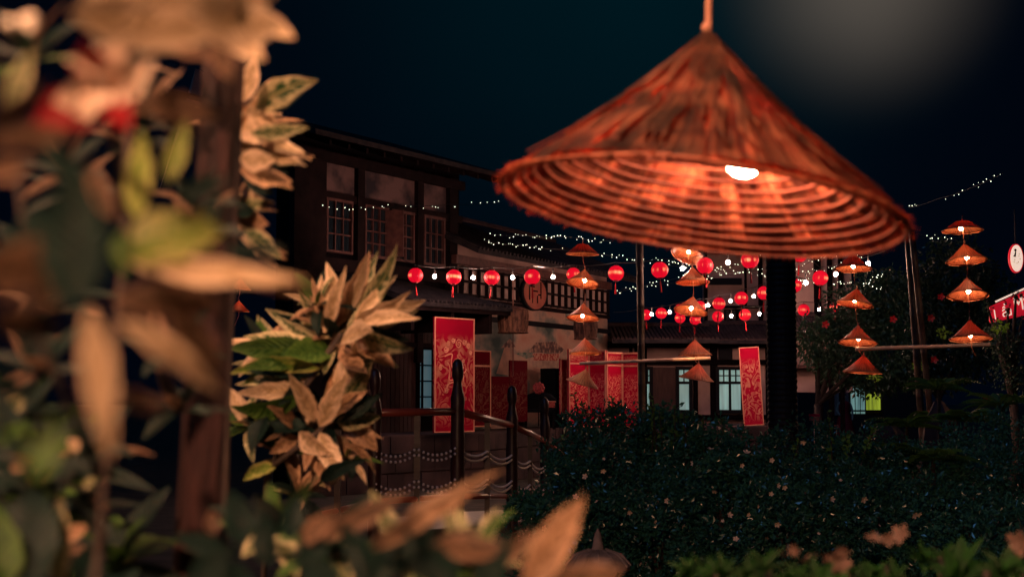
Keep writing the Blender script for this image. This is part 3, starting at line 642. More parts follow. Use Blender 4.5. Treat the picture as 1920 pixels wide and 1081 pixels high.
# black altar chair with ornament
ap = P(1012, 740, 28.4); az = TZ
r = thing('altar_chair', 'black carved chair standing before the mural wall', 'chair', (ap.x, ap.y, az))
top_z = P(1012, 742, 28.4).z
MB().box((ap.x, ap.y, az + .36), .62, .5, .06).build('seat', M['black'], r)
for sx in (-.28, .28):
    for sy in (-.22, .22): MB().box((ap.x + sx, ap.y + sy, az + .165), .05, .05, .33).build('leg', M['black'], r)
mb = MB(); mb.lathe([(.30, 0), (.32, .12), (.30, .24), (.22, .31), (.10, .34), (.01, .345)], 18, (0, 0, 0)); mb.v = [Vector((ap.x + v.x, ap.y + .22 + v.y * .12, az + .39 + v.z)) for v in mb.v]; mb.build('backrest', M['black'], r, smooth=True)
for sx in (-.30, .30): MB().tube([(ap.x + sx, ap.y - .22, az + .39), (ap.x + sx * 1.05, ap.y - .22, az + .56), (ap.x + sx, ap.y + .2, az + .6)], .025, 8).build('armrest', M['black'], r)
op = P(1010, 727, 28.1); mb = MB()
for i in range(9):
    a = 2 * math.pi * i / 9; mb.ball(op + Vector((.085 * math.cos(a), 0, .085 * math.sin(a))), .04, 8, 5)
mb.ball(op, .06, 8, 5)
r2 = thing('floral_ornament', 'round red floral ornament above the black chair', 'ornament', op - Vector((0, 0, .12))); mb.build('petal_ring', M['ornament'], r2)
MB().tube([op - Vector((0, -.03, .1)), op - Vector((0, -.05, .75))], .012, 6).build('stem', M['black'], r2)
sp = P(1029, 758, 27.8)
r3 = thing('scroll_stand', 'small red scroll on a black stand right of the black chair', 'scroll', (sp.x, sp.y, TZ))
MB().box((sp.x, sp.y, sp.z), .24, .03, .11).build('scroll', M['ornament'], r3); MB().tube([(sp.x - .14, sp.y, sp.z + .05), (sp.x + .14, sp.y, sp.z + .06)], .014, 8).build('roller', M['gold'], r3)
MB().box((sp.x, sp.y + .03, (sp.z + TZ) / 2), .04, .04, sp.z - TZ).build('stand', M['black'], r3)
dp = Facade(1041, 29.6, 1063, 29.9); dd = thing('dark_doorway', 'tall black cabinet between the mural and the slim banner', 'doorway', dp.W(.1, TZ, 0))  # black box stands in for a dark doorway
fbox(dp, dd, 'body', M['black'], 0, dp.len, TZ, dp.z(1050, 690), -.4, 0); fbox(dp, dd, 'door', M['black'], .03, dp.len - .03, TZ + .06, dp.z(1050, 698), .0, .015)
# steps
for i in range(2):
    F = Facade(1040, 28.9 - i * .35, 1066, 28.9 - i * .35)
    o = top(F.box(MB(), 0, F.len, 0, TZ - .2 * (i + 1), -.4, 0), 'stone_step', M['terrace'], ['upper stone step of the terrace beside the folding screen', 'lower stone step of the terrace beside the folding screen'][i], 'step', F.W(F.len / 2, 0, 0))

# hanging baskets
def basket(px, py, wpx, hpx, d, label, lit):
    c = P(px, py, d); r_ = wpx / FPX * d / 2; h = hpx / FPX * d
    r = thing('hanging_basket', label, 'basket', c - Vector((0, 0, h / 2)), 'woven baskets hanging by the mural')
    prof = [(r_ * .90, -h / 2), (r_ * .97, -h * .2), (r_, h * .1), (r_ * .96, h * .36), (r_ * .55, h * .46), (.01, h * .5)]
    MB().lathe(prof, 24, c, jit=.05).build('body', M['basket'], r, smooth=True)
    MB().lathe([(r_ * .9, -h / 2 + .02), (r_ * .02, -h / 2 + .03)], 24, c).build('bottom', M['black'], r)  # black disc paints the shade inside the open basket bottom
    for zz in (-h / 2, -h * .05, h * .34):
        pts = [c + Vector((r_ * 1.0 * math.cos(a), r_ * 1.0 * math.sin(a), zz)) for a in [2 * math.pi * i / 24 for i in range(25)]]
        MB().tube(pts, .014, 5, cap=False).build('hoop', M['basket'], r)
    for i in range(20):
        a = 2 * math.pi * i / 20; MB().tube([c + Vector((prof[k][0] * 1.02 * math.cos(a), prof[k][0] * 1.02 * math.sin(a), prof[k][1])) for k in range(4)], .010, 4).build('stake', M['basket'], r)
    MB().tube([c + Vector((0, 0, h * .5)), c + Vector((0, 0, h * .5 + .5))], .008, 5).build('cord', M['cord'], r)
    if lit: MB().tube([c - Vector((0, 0, h * .45)), c - Vector((0, 0, h * .5 + .8))], .010, 6).build('rod', M['frame'], r)
basket(962, 598, 56, 50, 26.2, 'large woven basket with a rod below, hanging under the oval signboard', True)
basket(1098, 616, 43, 38, 28.0, 'smaller woven basket hanging behind the middle hat lamp', False)

# ---------------------------------------------------------------- black ribbed pillar
pc = P(1467, 740, 13); r = thing('ribbed_pillar', 'thick black ribbed pillar standing right of the leaning banner', 'pillar', (pc.x, pc.y, 0))
prof = []; z = 0; R0 = .132
while z < 3.05:
    prof += [(R0, z), (R0 + .006, z + .012), (R0 + .006, z + .03), (R0, z + .045)]; z += .055
MB().lathe(prof, 24, (pc.x, pc.y, 0), cap=True).build('shaft', M['pillar'], r)
MB().lathe([(.2, 0), (.2, .25), (.14, .3)], 24, (pc.x, pc.y, 0)).build('base', M['stone'], r)
MB().box((pc.x, pc.y, 3.09), .36, .36, .07).build('capital', M['black'], r)

# ---------------------------------------------------------------- hat lamps
def hat_axes(px, py, ratio, roll):
    elev = math.atan((740 - py) / FPX); th = math.asin(min(max(ratio, -.95), .95)) - elev   # extra tilt so the underside turns to the viewer
    u = Vector((0, math.sin(th), math.cos(th)))          # apex leans away from the viewer
    u = Matrix.Rotation(-rad(-roll), 3, Vector((0, 1, 0))) @ u
    z = u.normalized(); x = Vector((1, 0, 0)) - z * z.x; x.normalize(); y = z.cross(x)
    return Matrix((x, y, z)).transposed()
def hat_mesh(Rr, H, n=40, flat=False, seed=0):
    """hollow cone with a little sag and thickness"""
    mb = MB(); rings = 9; th = .004; rr = random.Random(seed)
    ph = [rr.uniform(0, 6) for _ in range(4)]
    def pt(i, q, t):
        s_ = i / rings; a = 2 * math.pi * q / n
        r = Rr * s_ * (1 + .018 * math.sin(3 * a + ph[0]) * s_ + .012 * math.sin(7 * a + ph[1]) * s_ + .006 * math.sin(19 * a + ph[3]))
        z = H * (1 - s_) * (1 + .0) - .05 * H * math.sin(math.pi * s_) + .006 * math.sin(5 * a + ph[2]) * s_
        if flat: z = H * (1 - max(s_, .30) ** 1.0) * 1.15
        return Vector((max(r, .0006), 0, 0)).x * math.cos(a), max(r, .0006) * math.sin(a), z - t
    for side in (0, 1):
        for i in range(rings + 1):
            for q in range(n): mb.v.append(Vector(pt(i, q, th * side)))
    o = (rings + 1) * n
    for i in range(rings):
        for q in range(n):
            a = i * n + q; b = i * n + (q + 1) % n
            mb.f.append((a, a + n, b + n, b)); mb.f.append((o + a, o + b, o + b + n, o + a + n))
    for q in range(n): a = rings * n + q; b = rings * n + (q + 1) % n; mb.f.append((a, o + a, o + b, b))
    return mb
HATS = 'conical straw hat lamps strung one above another'
def hat_lamp(px, py, wpx, minor, roll, label, h=.95, lit=True, flat=False, bulb=(0, 0), cord_to=None, dd=None, cord_d=None):
    d = dd or .5 * FPX / wpx; Rr = .25; H = Rr * h; c = P(px, py, d); A3 = hat_axes(px, py, minor / wpx, roll)
    r = thing('hat_lamp', label, 'lamp', c, HATS)
    X = Matrix.Translation(c) @ A3.to_4x4()
    me = hat_mesh(Rr, H, seed=int(px * 7 + py), flat=flat).mesh('shade', smooth=True); me.materials.append(M['straw'])
    o = link('shade', me, r); o.matrix_local = A3.to_4x4()
    mb = MB()
    for k in range(7):
        s_ = (k + 2.2) / 9.2; q = [Vector((Rr * s_ * math.cos(a), Rr * s_ * math.sin(a), H * (1 - s_) - .05 * H * math.sin(math.pi * s_) - .007)) for a in [2 * math.pi * i / 32 for i in range(33)]]
        if not flat: mb.tube(q, .0032, 4, cap=False)
    if mb.v:
        me = mb.mesh('hoop_frame'); me.materials.append(M['hoop']); o = link('hoop_frame', me, r); o.matrix_local = A3.to_4x4(); o['kind'] = 'stuff'
    q = [Vector((Rr * math.cos(a), Rr * math.sin(a), -.002)) for a in [2 * math.pi * i / 40 for i in range(41)]]
    me = MB().tube(q, .005, 5, cap=False).mesh('rim'); me.materials.append(M['rim']); o = link('rim', me, r); o.matrix_local = A3.to_4x4()
    ap_ = c + A3 @ Vector((0, 0, H))
    if lit:
        bc = c + A3 @ Vector((0, 0, .055)) + RT * bulb[0] + Vector((0, 0, bulb[1]))
        MB().ball(bc, .025, 14, 10).build('bulb', M['bulb_hat'], r, smooth=True)
        MB().tube([bc + Vector((0, 0, .024)), bc + Vector((0, 0, .06))], .011, 8).build('socket', M['black'], r)
    # cord down to the next hat / up from the apex
    if cord_to: MB().tube([c + A3 @ Vector((0, 0, H * .5)), c + Vector((.01, 0, -.1)), P(cord_to[0], cord_to[1], cord_d or d)], .0045, 5).build('cord', M['cord'], r)
    MB().tube([ap_ - A3 @ Vector((0, 0, .02)), ap_ + Vector((0, 0, .03))], .008, 6).build('hook', M['cord'], r)
    return r
hat_lamp(1092, 476, 60, 7, 2, 'flat-topped hat lamp at the head of the leftmost hat string', h=.75, flat=True, lit=True, bulb=(0, .03), cord_to=(1097, 503), dd=21.6)
hat_lamp(1093, 531, 62, 19, 9, 'ringed-underside hat lamp second from top of the leftmost string, over a red lantern', bulb=(.02, -.01), cord_to=(1097, 568), dd=21.6)
hat_lamp(1093, 596, 62, 14, 4, 'hat lamp in the middle of the leftmost string, before the smaller basket', bulb=(-.01, -.02), cord_to=(1097, 634), dd=21.6)
hat_lamp(1097, 662, 60, 7, 0, 'hat lamp just above the left end of the crossbar', lit=True, bulb=(0, .02), cord_to=(1098, 694), dd=21.6)
hat_lamp(1091, 719, 60, -4, 17, 'tilted unlit-looking hat lamp below the left end of the crossbar', lit=False, dd=21.6)
hat_lamp(1289, 478, 60, 27, 22, 'steeply tipped hat lamp with glowing underside touching the edge of the big hat', bulb=(0, .0), cord_to=(1298, 500), dd=21)
hat_lamp(1299, 529, 65, 12, 0, 'level hat lamp second from top of the string over the crossbar right end', lit=True, bulb=(0, .03), cord_to=(1300, 560), dd=21)
hat_lamp(1295, 583, 65, 18, 12, 'tilted hat lamp in the middle of the second string, overlapping red lanterns', bulb=(.0, -.01), cord_to=(1303, 634), dd=21)
hat_lamp(1303, 665, 60, 3, 0, 'hat lamp seated just above the right end of the crossbar', lit=True, bulb=(0, .04), cord_to=(1308, 680), dd=21)
hat_lamp(1306, 710, 62, -4, 8, 'red-brown tilted hat lamp below the right end of the crossbar', lit=True, bulb=(0, .03), dd=20.5)
hat_lamp(1600, 504, 70, 14, 2, 'brightly lit top hat lamp of the string left of the tall bamboo poles', bulb=(0, -.02), cord_to=(1603, 540))
hat_lamp(1603, 570, 68, 11, 10, 'tilted hat lamp second from top, left of the bamboo poles and beside a red lantern', bulb=(-.01, .0), cord_to=(1608, 611))
hat_lamp(1608, 642, 72, 13, 5, 'hat lamp just above the left end of the far crossbar', bulb=(.01, -.0), cord_to=(1618, 669))
hat_lamp(1618, 698, 73, 3, 4, 'lowest hat lamp below the left end of the far crossbar', lit=True, bulb=(0, .04))
hat_lamp(1805, 432, 76, 14, 0, 'flat-topped hat lamp at the head of the rightmost string', flat=True, h=.6, bulb=(-.02, -.03), cord_to=(1810, 460))
hat_lamp(1812, 489, 75, 18, -2, 'hat lamp second from top of the rightmost string, left of the oval sign', bulb=(.01, -.01), cord_to=(1814, 523))
hat_lamp(1815, 554, 76, 21, 2, 'hat lamp with clearly ringed underside, third from top of the rightmost string', bulb=(.01, .0), cord_to=(1818, 604))
hat_lamp(1820, 635, 79, 13, 1, 'lowest hat lamp of the rightmost string above the crossbar end', bulb=(0, -.01), cord_to=(1830, 668))
hat_lamp(447, 583, 42, 2, 2, 'small red-brown hat lamp far off behind the foreground post', lit=True, bulb=(0, .05), cord_to=(440, 610), dd=31)
hat_lamp(449, 541, 40, 2, 6, 'small far hat lamp above another, mostly hidden by the foreground leaf', lit=True, bulb=(0, .05), cord_to=(446, 562), dd=31)

def bamboo(pts, r, name, label, cat='pole', mt=None, n=7):
    root = thing(name, label, cat, (pts[0].x, pts[0].y, min(p.z for p in pts)))
    a, b = pts; k = n; path = []; rr = []
    for i in range(k):
        for (t, q) in ((.0, 1.12), (.03, 1.0), (.97, 1.0)): path.append(a.lerp(b, (i + t) / k)); rr.append(r * q)
    path.append(b); rr.append(r); MB().tube(path, rr, 10).build('culm', mt or M['bamboo'], root, smooth=True); return root
g1 = P(1201, 740, 21.3); bamboo([Vector((g1.x + .03, g1.y, 0)), P(1199, 425, 21.3)], .055, 'bamboo_pole', 'upright dark bamboo pole between the two nearer hat strings')
bamboo([P(1087, 681, 21.2), P(1332, 671, 21.2)], .025, 'crossbar', 'long crossbar tied across the bamboo pole below the hats', mt=M['barwood'])
g2 = P(1745, 740, 18.6); bamboo([Vector((g2.x + .1, g2.y, 0)), P(1709, 430, 18.6)], .04, 'bamboo_pole', 'right one of the two leaning bamboo poles in front of the trees')
g2 = P(1722, 740, 18.8); bamboo([Vector((g2.x + .1, g2.y, 0)), P(1702, 440, 18.8)], .045, 'bamboo_pole', 'left and darker one of the two leaning bamboo poles before the trees')
bamboo([P(1604, 654, 18.4), P(1856, 646, 18.4)], .026, 'crossbar', 'pale crossbar tied across the leaning bamboo poles at the right', mt=M['barwood'])

# ---------------------------------------------------------------- red lanterns
def lantern_proto():
    r = thing('red_lantern', 'x', 'lantern', (0, 0, 0))
    rad_ = .125; mb = MB(); n = 48; m = 14
    for j in range(m + 1):
        a = math.pi * (j + .0) / m
        for q in range(n):
            th = 2 * math.pi * q / n; bulge = 1 - .022 * abs(math.sin(th * 8 / 2)) ** .5 * 0 - .02 * (abs(math.cos(th * 6)) ** 6)
            rr = rad_ * math.sin(a) * bulge; mb.v.append(Vector((rr * math.cos(th) + 1e-5, rr * math.sin(th), -rad_ * .96 * math.cos(a))))
    for j in range(m):
        for q in range(n): a = j * n + q; b = j * n + (q + 1) % n; mb.f.append((a, b, b + n, a + n))
    mb.build('globe', M['lantern'], r, smooth=True)
    for i in range(12):
        th = math.pi * 2 * i / 12; MB().tube([Vector((rad_ * 1.0 * math.sin(a) * math.cos(th), rad_ * 1.0 * math.sin(a) * math.sin(th), -rad_ * .965 * math.cos(a))) for a in [math.pi * (j + .6) / 11 for j in range(11)]], .0022, 4).build('rib', M['lantern_rib'], r)
    MB().lathe([(.001, .128), (.04, .128), (.042, .112), (.001, .112)], 12).build('cap', M['lantern_cap'], r)
    MB().lathe([(.001, -.112), (.042, -.112), (.04, -.128), (.001, -.128)], 12).build('base_ring', M['lantern_cap'], r)
    MB().tube([(0, 0, -.125), (0, 0, -.17), (0, 0, -.175), (0, 0, -.33)], [.004, .004, .011, .015], 6).build('tassel', M['tassel'], r)
    MB().tube([(0, 0, .125), (0, 0, .17)], .004, 5).build('hook', M['wire'], r)
    return r
proto = lantern_proto(); first = [True]
def lantern(px, py, dia, label, grp):
    d = .25 * FPX / dia; p = P(px, py, d)
    if first[0]: o = proto; o.location = p; first[0] = False
    else: o = copy_tree(proto, p)
    o.rotation_euler = (rad(R.uniform(-5, 5)), rad(R.uniform(-5, 5)), R.uniform(0, 6.28)); props(o, label, None, grp); return p
G1 = 'red lanterns on the near garland'; G2 = 'red lanterns on the far garland'; G3 = 'red lanterns on the low far garland'
row1 = [(779, 516, 29, 'red lantern leftmost on the near garland, below the right casement window'), (851, 519, 29, 'red lantern at the left end of the lattice band'),
 (922, 520, 29, 'red lantern before the lattice band, left of the oval signboard'), (998, 519, 30.5, 'red lantern overlapping the top of the oval signboard'),
 (1075, 514, 26, 'red lantern half hidden behind a ringed hat lamp'), (1155, 512, 30, 'red lantern hanging alone just left of the bamboo pole'),
 (1237, 506, 32, 'red lantern between the bamboo pole and the second hat string'), (1322, 498, 32, 'red lantern right of the steeply tipped hat lamp'),
 (1406, 487, 33.5, 'red lantern close under the rim of the big hat, left of the black pillar'), (1499, 477, 30, 'red lantern under the big hat, right of the black pillar'), (1538, 521, 29.5, 'red lantern between the pillar and the brightly lit hat lamp')]
pts1 = [lantern(a, b, c_, l, G1) for a, b, c_, l in row1]
row2 = [(1211, 590, 21, 'small red lantern cut by the bamboo pole'), (1240, 587, 21.5, 'small red lantern right of the bamboo pole above the tiled roof'), (1275, 580, 21, 'small red lantern behind the left brim of the tilted hat lamp'),
 (1312, 575, 23, 'small red lantern behind the right brim of the tilted hat lamp'), (1348, 569, 24.5, 'upper small red lantern of the pair before the rear house'), (1390, 559, 26, 'small red lantern high on the far garland left of the pillar'), (1433, 549, 27, 'small red lantern partly behind the black pillar on its left'), (1490, 535, 27, 'small red lantern partly behind the black pillar on its right')]
pts2 = [lantern(a, b, c_, l, G2) for a, b, c_, l in row2]
row3 = [(1275, 596, 20, 'small low red lantern beneath the left brim of the tilted hat lamp'), (1303, 599, 20, 'small low red lantern beneath the right brim of the tilted hat lamp'), (1346, 593, 21.5, 'lower small red lantern of the pair before the rear house'), (1397, 590, 22.5, 'small low red lantern nearest the pillar on the left'),
 (1507, 581, 23, 'small red lantern before the pale wall right of the pillar'), (1566, 577, 22, 'small red lantern veiled by leaves beside a hat lamp')]
pts3 = [lantern(a, b, c_, l, G3) for a, b, c_, l in row3]

def sag(pts, s=.05, n=8):
    out = []
    for a, b in zip(pts[:-1], pts[1:]):
        for i in range(n): t = i / n; out.append(a.lerp(b, t) - Vector((0, 0, s * 4 * t * (1 - t))))
    return out + [pts[-1]]
def garland(pts, bulbs, label, ext):
    up = Vector((0, 0, .17)); pp = [ext[0]] + [p + up for p in pts] + [ext[1]]
    r = thing('festoon_string', label, 'light string', pp[0], 'festoon strings of round white bulbs')
    MB().tube(sag(pp, .03), .006, 5).build('wire', M['wire'], r)
    for (x, y, d) in bulbs:
        c = P(x, y, d); MB().ball(c, .030, 14, 9).build('bulb', M['bulb_fest'], r, smooth=True)
        MB().tube([c + Vector((0, 0, .03)), c + Vector((0, 0, .14))], .012, 6).build('socket', M['wire'], r)
D1 = lambda px: .25 * FPX / (29 + 3.5 * max(0, min(1, (px - 1050) / 350)))
garland(pts1, [(x, y, D1(x)) for x, y in ((815, 518), (887, 520), (961, 520), (1037, 519), (1280, 503), (1365, 492), (1511, 530), (1567, 514), (1628, 494))], 'festoon string from the timber house to under the big hat, bulbs between lanterns', (P(735, 470, 24), P(1660, 470, 21)))
garland(pts2, [(x, y, 29) for x, y in ((1222, 589), (1256, 585), (1327, 572), (1370, 564), (1413, 555))], 'festoon string with white bulbs climbing over the tiled roof to the pillar', (P(1150, 585, 32), P(1520, 520, 25)))
garland(pts3, [(x, y, 31) for x, y in ((1371, 592), (1424, 588), (1536, 580))], 'lowest festoon string before the rear house, three white bulbs', (P(1240, 590, 33), P(1600, 560, 30)))

# fairy lights
def fairy(px, d0, d1, label, step=.055):
    pts = [P(x, y, d0 + (d1 - d0) * i / (len(px) - 1)) for i, (x, y) in enumerate(px)]; path = sag(pts, .015)
    r = thing('fairy_light_string', label, 'light string', path[0], 'thin strings of tiny fairy lights')
    MB().tube(path, .003, 4).build('wire', M['wire'], r); mb = MB(); acc = 0
    for a, b in zip(path[:-1], path[1:]):
        Ls = (b - a).length; t = 0
        while t < Ls:
            if R.random() < .5:
                p = a.lerp(b, t / Ls) + Vector((R.uniform(-.01, .01), R.uniform(-.02, .02), R.uniform(-.035, .035))); mb.ball(p, R.uniform(.004, .0075) * (d0 + d1) / 44, 6, 4)
            t += step * R.choice((.6, .8, 1, 1.5))
    mb.build('fairy_bulb', M['fairy'], r, kind='stuff')
fairy([(604, 388), (640, 388), (700, 387), (780, 385), (840, 383), (940, 379)], 22, 20, 'fairy light string across the upper casement windows', .09)
fairy([(920, 439), (990, 442), (1060, 443), (1150, 452)], 24, 23, 'upper fairy light string above the low wing roof')
fairy([(908, 451), (980, 460), (1050, 467), (1120, 474), (1195, 485), (1290, 502)], 24, 23, 'fairy light string sagging past the flat-topped hat lamp')
fairy([(1155, 547), (1230, 529), (1300, 513), (1370, 499), (1440, 474)], 24, 23, 'fairy light string rising from the bamboo pole to the big hat rim')
fairy([(1165, 541), (1230, 533), (1290, 525), (1350, 516), (1410, 507), (1440, 501)], 23, 23, 'fairy light string behind the level hat lamp')
fairy([(1230, 485), (1280, 496), (1340, 504), (1400, 510), (1440, 516)], 22.5, 22.5, 'fairy light string crossing behind the second hat string')
fairy([(1490, 512), (1530, 505), (1570, 497), (1600, 487), (1640, 460)], 24, 24, 'fairy light string just right of the black pillar')
fairy([(1490, 506), (1520, 489), (1560, 478), (1600, 470)], 24, 24, 'short steep fairy light string under the big hat, right of the pillar')
fairy([(1490, 518), (1520, 525), (1570, 529), (1620, 530), (1672, 543)], 24, 24, 'fairy light string behind the two upper right-hand hats before the tree')
fairy([(1600, 545), (1640, 520), (1660, 512)], 25, 25, 'tangle of fairy lights on the tree beside the hat lamps')
fairy([(1704, 389), (1760, 372), (1820, 352), (1882, 323)], 21, 19, 'fairy light string rising to the upper right corner', .10)
fairy([(1722, 438), (1765, 445), (1795, 450)], 22, 22, 'short fairy light string left of the rightmost top hat')

# ---------------------------------------------------------------- oval lightbox and red signboard
M['oval_lit'] = mat('lit_oval_face', (.8, .7, .6), .5, (.8, .6, .45), 6, emit=(1.0, .72, .56), es=.85)
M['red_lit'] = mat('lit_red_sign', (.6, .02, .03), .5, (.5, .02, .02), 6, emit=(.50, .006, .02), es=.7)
M['white_lit'] = mat('lit_white_letter', (.8, .8, .8), .5, emit=(1.0, .72, .55), es=.8)
oc = P(1906, 484, 20)
r = thing('oval_lightbox', 'glowing white oval lightbox with red rim and small black figure mark', 'sign', oc)
def oval(cx, rx, ry, y0, y1, name, m_):
    mb = MB(); n = 32
    for y in (y0, y1):
        for q in range(n): a = 2 * math.pi * q / n; mb.v.append(cx + Vector((rx * math.cos(a), y, ry * math.sin(a))))
    mb.f.append(tuple(range(n))); mb.f.append(tuple(reversed(range(n, 2 * n))))
    for q in range(n): mb.f.append((q, q + n, (q + 1) % n + n, (q + 1) % n))
    return mb.build(name, m_, r)
oval(oc, .100, .205, .0, .06, 'rim', M['red_lit']); oval(oc, .086, .188, -.012, 0, 'face', M['oval_lit'])
mb = MB()
mb.ball(oc + Vector((-.018, -.016, .115)), .018, 10, 6); mb.tube([oc + Vector((-.012, -.016, .10)), oc + Vector((-.030, -.016, .02))], [.006, .016], 6)
mb.build('figure_mark', M['black'], r)
mb = MB()
for (x, z) in ((-.045, .03), (.03, .03), (.045, -.01), (-.03, -.02), (.035, .06), (-.04, -.05), (.02, -.055), (.0, -.07)): mb.ball(oc + Vector((x, -.016, z)), .007, 6, 4)
mb.build('lettering', M['black'], r, kind='stuff')
MB().tube([oc + Vector((0, .03, .2)), oc + Vector((0, .03, .7))], .008, 6).build('hanger', M['wire'], r)
sg = P(1890, 578, 20.5)
r = thing('red_shop_sign', 'lit red shop sign with white slanted lettering behind dark leaves', 'sign', sg - Vector((0, 0, .3)))
sl = math.atan(.30)
def sgp(x, z, y=0): return sg + Vector((x, y, z + x * .30))
mb = MB(); q = [sgp(-.26, -.13), sgp(.60, -.20), sgp(.60, .24), sgp(-.26, .10)]
mb.quadv(*q).quadv(*[p + Vector((0, .05, 0)) for p in reversed(q)])
for i in range(4): a, b = q[i], q[(i + 1) % 4]; mb.quadv(a, b, b + Vector((0, .05, 0)), a + Vector((0, .05, 0)))
mb.build('board', M['red_lit'], r)
mb = MB().tube([sgp(-.18, .15, -.01), sgp(.62, .27, -.01)], .014, 6); mb.build('edge_strip', M['white_lit'], r)
def text(body, x, z, size):
    cu_ = bpy.data.curves.new('lettering', 'FONT'); cu_.body = body; cu_.size = size; cu_.extrude = .004; cu_.materials.append(M['white_lit']); cu_.shear = .15
    cu_.space_character = .95
    tmp = bpy.data.objects.new('tmp', cu_); C.objects.link(tmp); bpy.context.view_layer.update()
    me = bpy.data.meshes.new_from_object(tmp.evaluated_get(bpy.context.evaluated_depsgraph_get())); bpy.data.objects.remove(tmp)
    o = bpy.data.objects.new('lettering', me); C.objects.link(o); o.parent = r; ORG[o.name] = ORG[r.name]
    o.location = sgp(x, z, -.012) - ORG[r.name]; o.rotation_euler = (math.pi / 2, -sl * .8, 0); o.scale = (.72, 1, 1)
text('l', -.20, -.10, .20); text('ẩu', -.085, -.10, .20); text('Mỹ', .085, -.07, .28)
for (x, y) in ((1861, 600), (1899, 596), (1916, 598)):
    p = P(x, y, 20.5); r4 = MB().quadv(p, p + Vector((.09, 0, .02)), p + Vector((.07, 0, .10)), p + Vector((.05, .02, .02)))
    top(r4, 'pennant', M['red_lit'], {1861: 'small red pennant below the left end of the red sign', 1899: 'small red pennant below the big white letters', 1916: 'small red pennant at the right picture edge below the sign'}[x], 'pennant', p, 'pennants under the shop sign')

# ---------------------------------------------------------------- bridge
M['bridge'] = mat('bridge_wood', (.035, .012, .010), .4, (.06, .02, .016), 6, .3, spec=.5)
stations = [(560, 795, 10.8), (703, 773, 11.6), (858, 771, 12.2), (960, 797, 14.6), (1022, 826, 17.2), (1060, 856, 19.5)]
br = thing('footbridge', 'arched dark red wooden footbridge with bulb-topped posts left of the hedge', 'bridge', (P(858, 740, 12.2).x, 12.2, 0))
tops = {703: 690, 858: 672, 960: 722, 1022: 745, 560: 700, 1060: 800}
posts = []
for (px, py, d) in stations:
    p = P(px, py, d); posts.append(p); ztop = P(px, tops[px], d).z; rr = .060 if px != 703 else .055; zb = p.z - 1.25
    # round turned post with a bulb finial
    H = ztop - zb
    prof = [(rr, 0), (rr, H * .55), (rr * 1.06, H * .60), (rr * .92, H * .66), (rr * .96, H - .42), (rr * 1.04, H - .34), (rr * .80, H - .28), (rr * .62, H - .22), (rr * .58, H - .19), (rr * .80, H - .155), (rr * .84, H - .09), (rr * .70, H - .035), (rr * .35, H - .006), (.001, H)]
    MB().lathe(prof, 18, (p.x, p.y, zb)).build('post', M['bridge'], br, smooth=True)
for a, b in zip(posts[:-1], posts[1:]):
    a_, b_ = a.lerp(b, .02), a.lerp(b, .98)
    MB().tube([a_, b_], .034, 10).build('handrail', M['red_wood'], br, smooth=True)
    lo = Vector((0, 0, -.72))
    MB().tube([a_ + lo, b_ + lo], .026, 8).build('lower_rail', M['red_wood'], br, smooth=True)
    m_ = a.lerp(b, .5); MB().box((m_.x, m_.y, m_.z - .62), .05, .05, 1.18).build('baluster', M['bridge'], br)
    if a.y > 11:
        mb = MB(); side = Vector((.55, 1.6, 0)) if False else Vector((0, 1.6, 0))
        mb.quadv(a + Vector((0, 0, -.98)), b + Vector((0, 0, -.98)), b + side + Vector((0, 0, -.98)), a + side + Vector((0, 0, -.98))).quadv(a + Vector((0, 0, -1.25)), a + Vector((0, 0, -.98)), b + Vector((0, 0, -.98)), b + Vector((0, 0, -1.25))).build('deck_panel', M['bridge'], br)
# bead swags
def swag(a, b, dz, s, label):
    A_ = a + Vector((0, -.06, dz)); B_ = b + Vector((0, -.06, dz)); r = thing('bead_garland', label, 'garland', A_, 'bead garlands swagged along the bridge rail')
    for (off, q) in ((0, 0), (-.045, 1)):
        pts = [A_.lerp(B_, t) + Vector((0, 0, off - s * 4 * t * (1 - t))) for t in [i / 24 for i in range(25)]]
        MB().tube(pts, .003, 4).build('cord', M['wire'], r); mb = MB(); Ls = (B_ - A_).length; n = int(Ls / .045)
        for i in range(n):
            t = (i + .5) / n; mb.ball(A_.lerp(B_, t) + Vector((0, 0, off - s * 4 * t * (1 - t))), .0125, 6, 4)
        mb.build('beads', M['bead'], r, kind='stuff')
names = ['in the bay left of the tall bulb post', 'between the tall bulb post and the next post', 'in the descending bay before the flower hedge']
for i, (a, b) in enumerate(((posts[1], posts[2]), (posts[2], posts[3]), (posts[3], posts[4]))):
    m_ = a.lerp(b, .5)
    for j, (p, q) in enumerate(((a, m_), (m_, b))):
        side = ('left', 'right')[j]
        swag(p, q, -.30, .06, f'upper {side} bead garland {names[i]}')
        swag(p, q, -.56, .07, f'lower {side} bead garland {names[i]}')

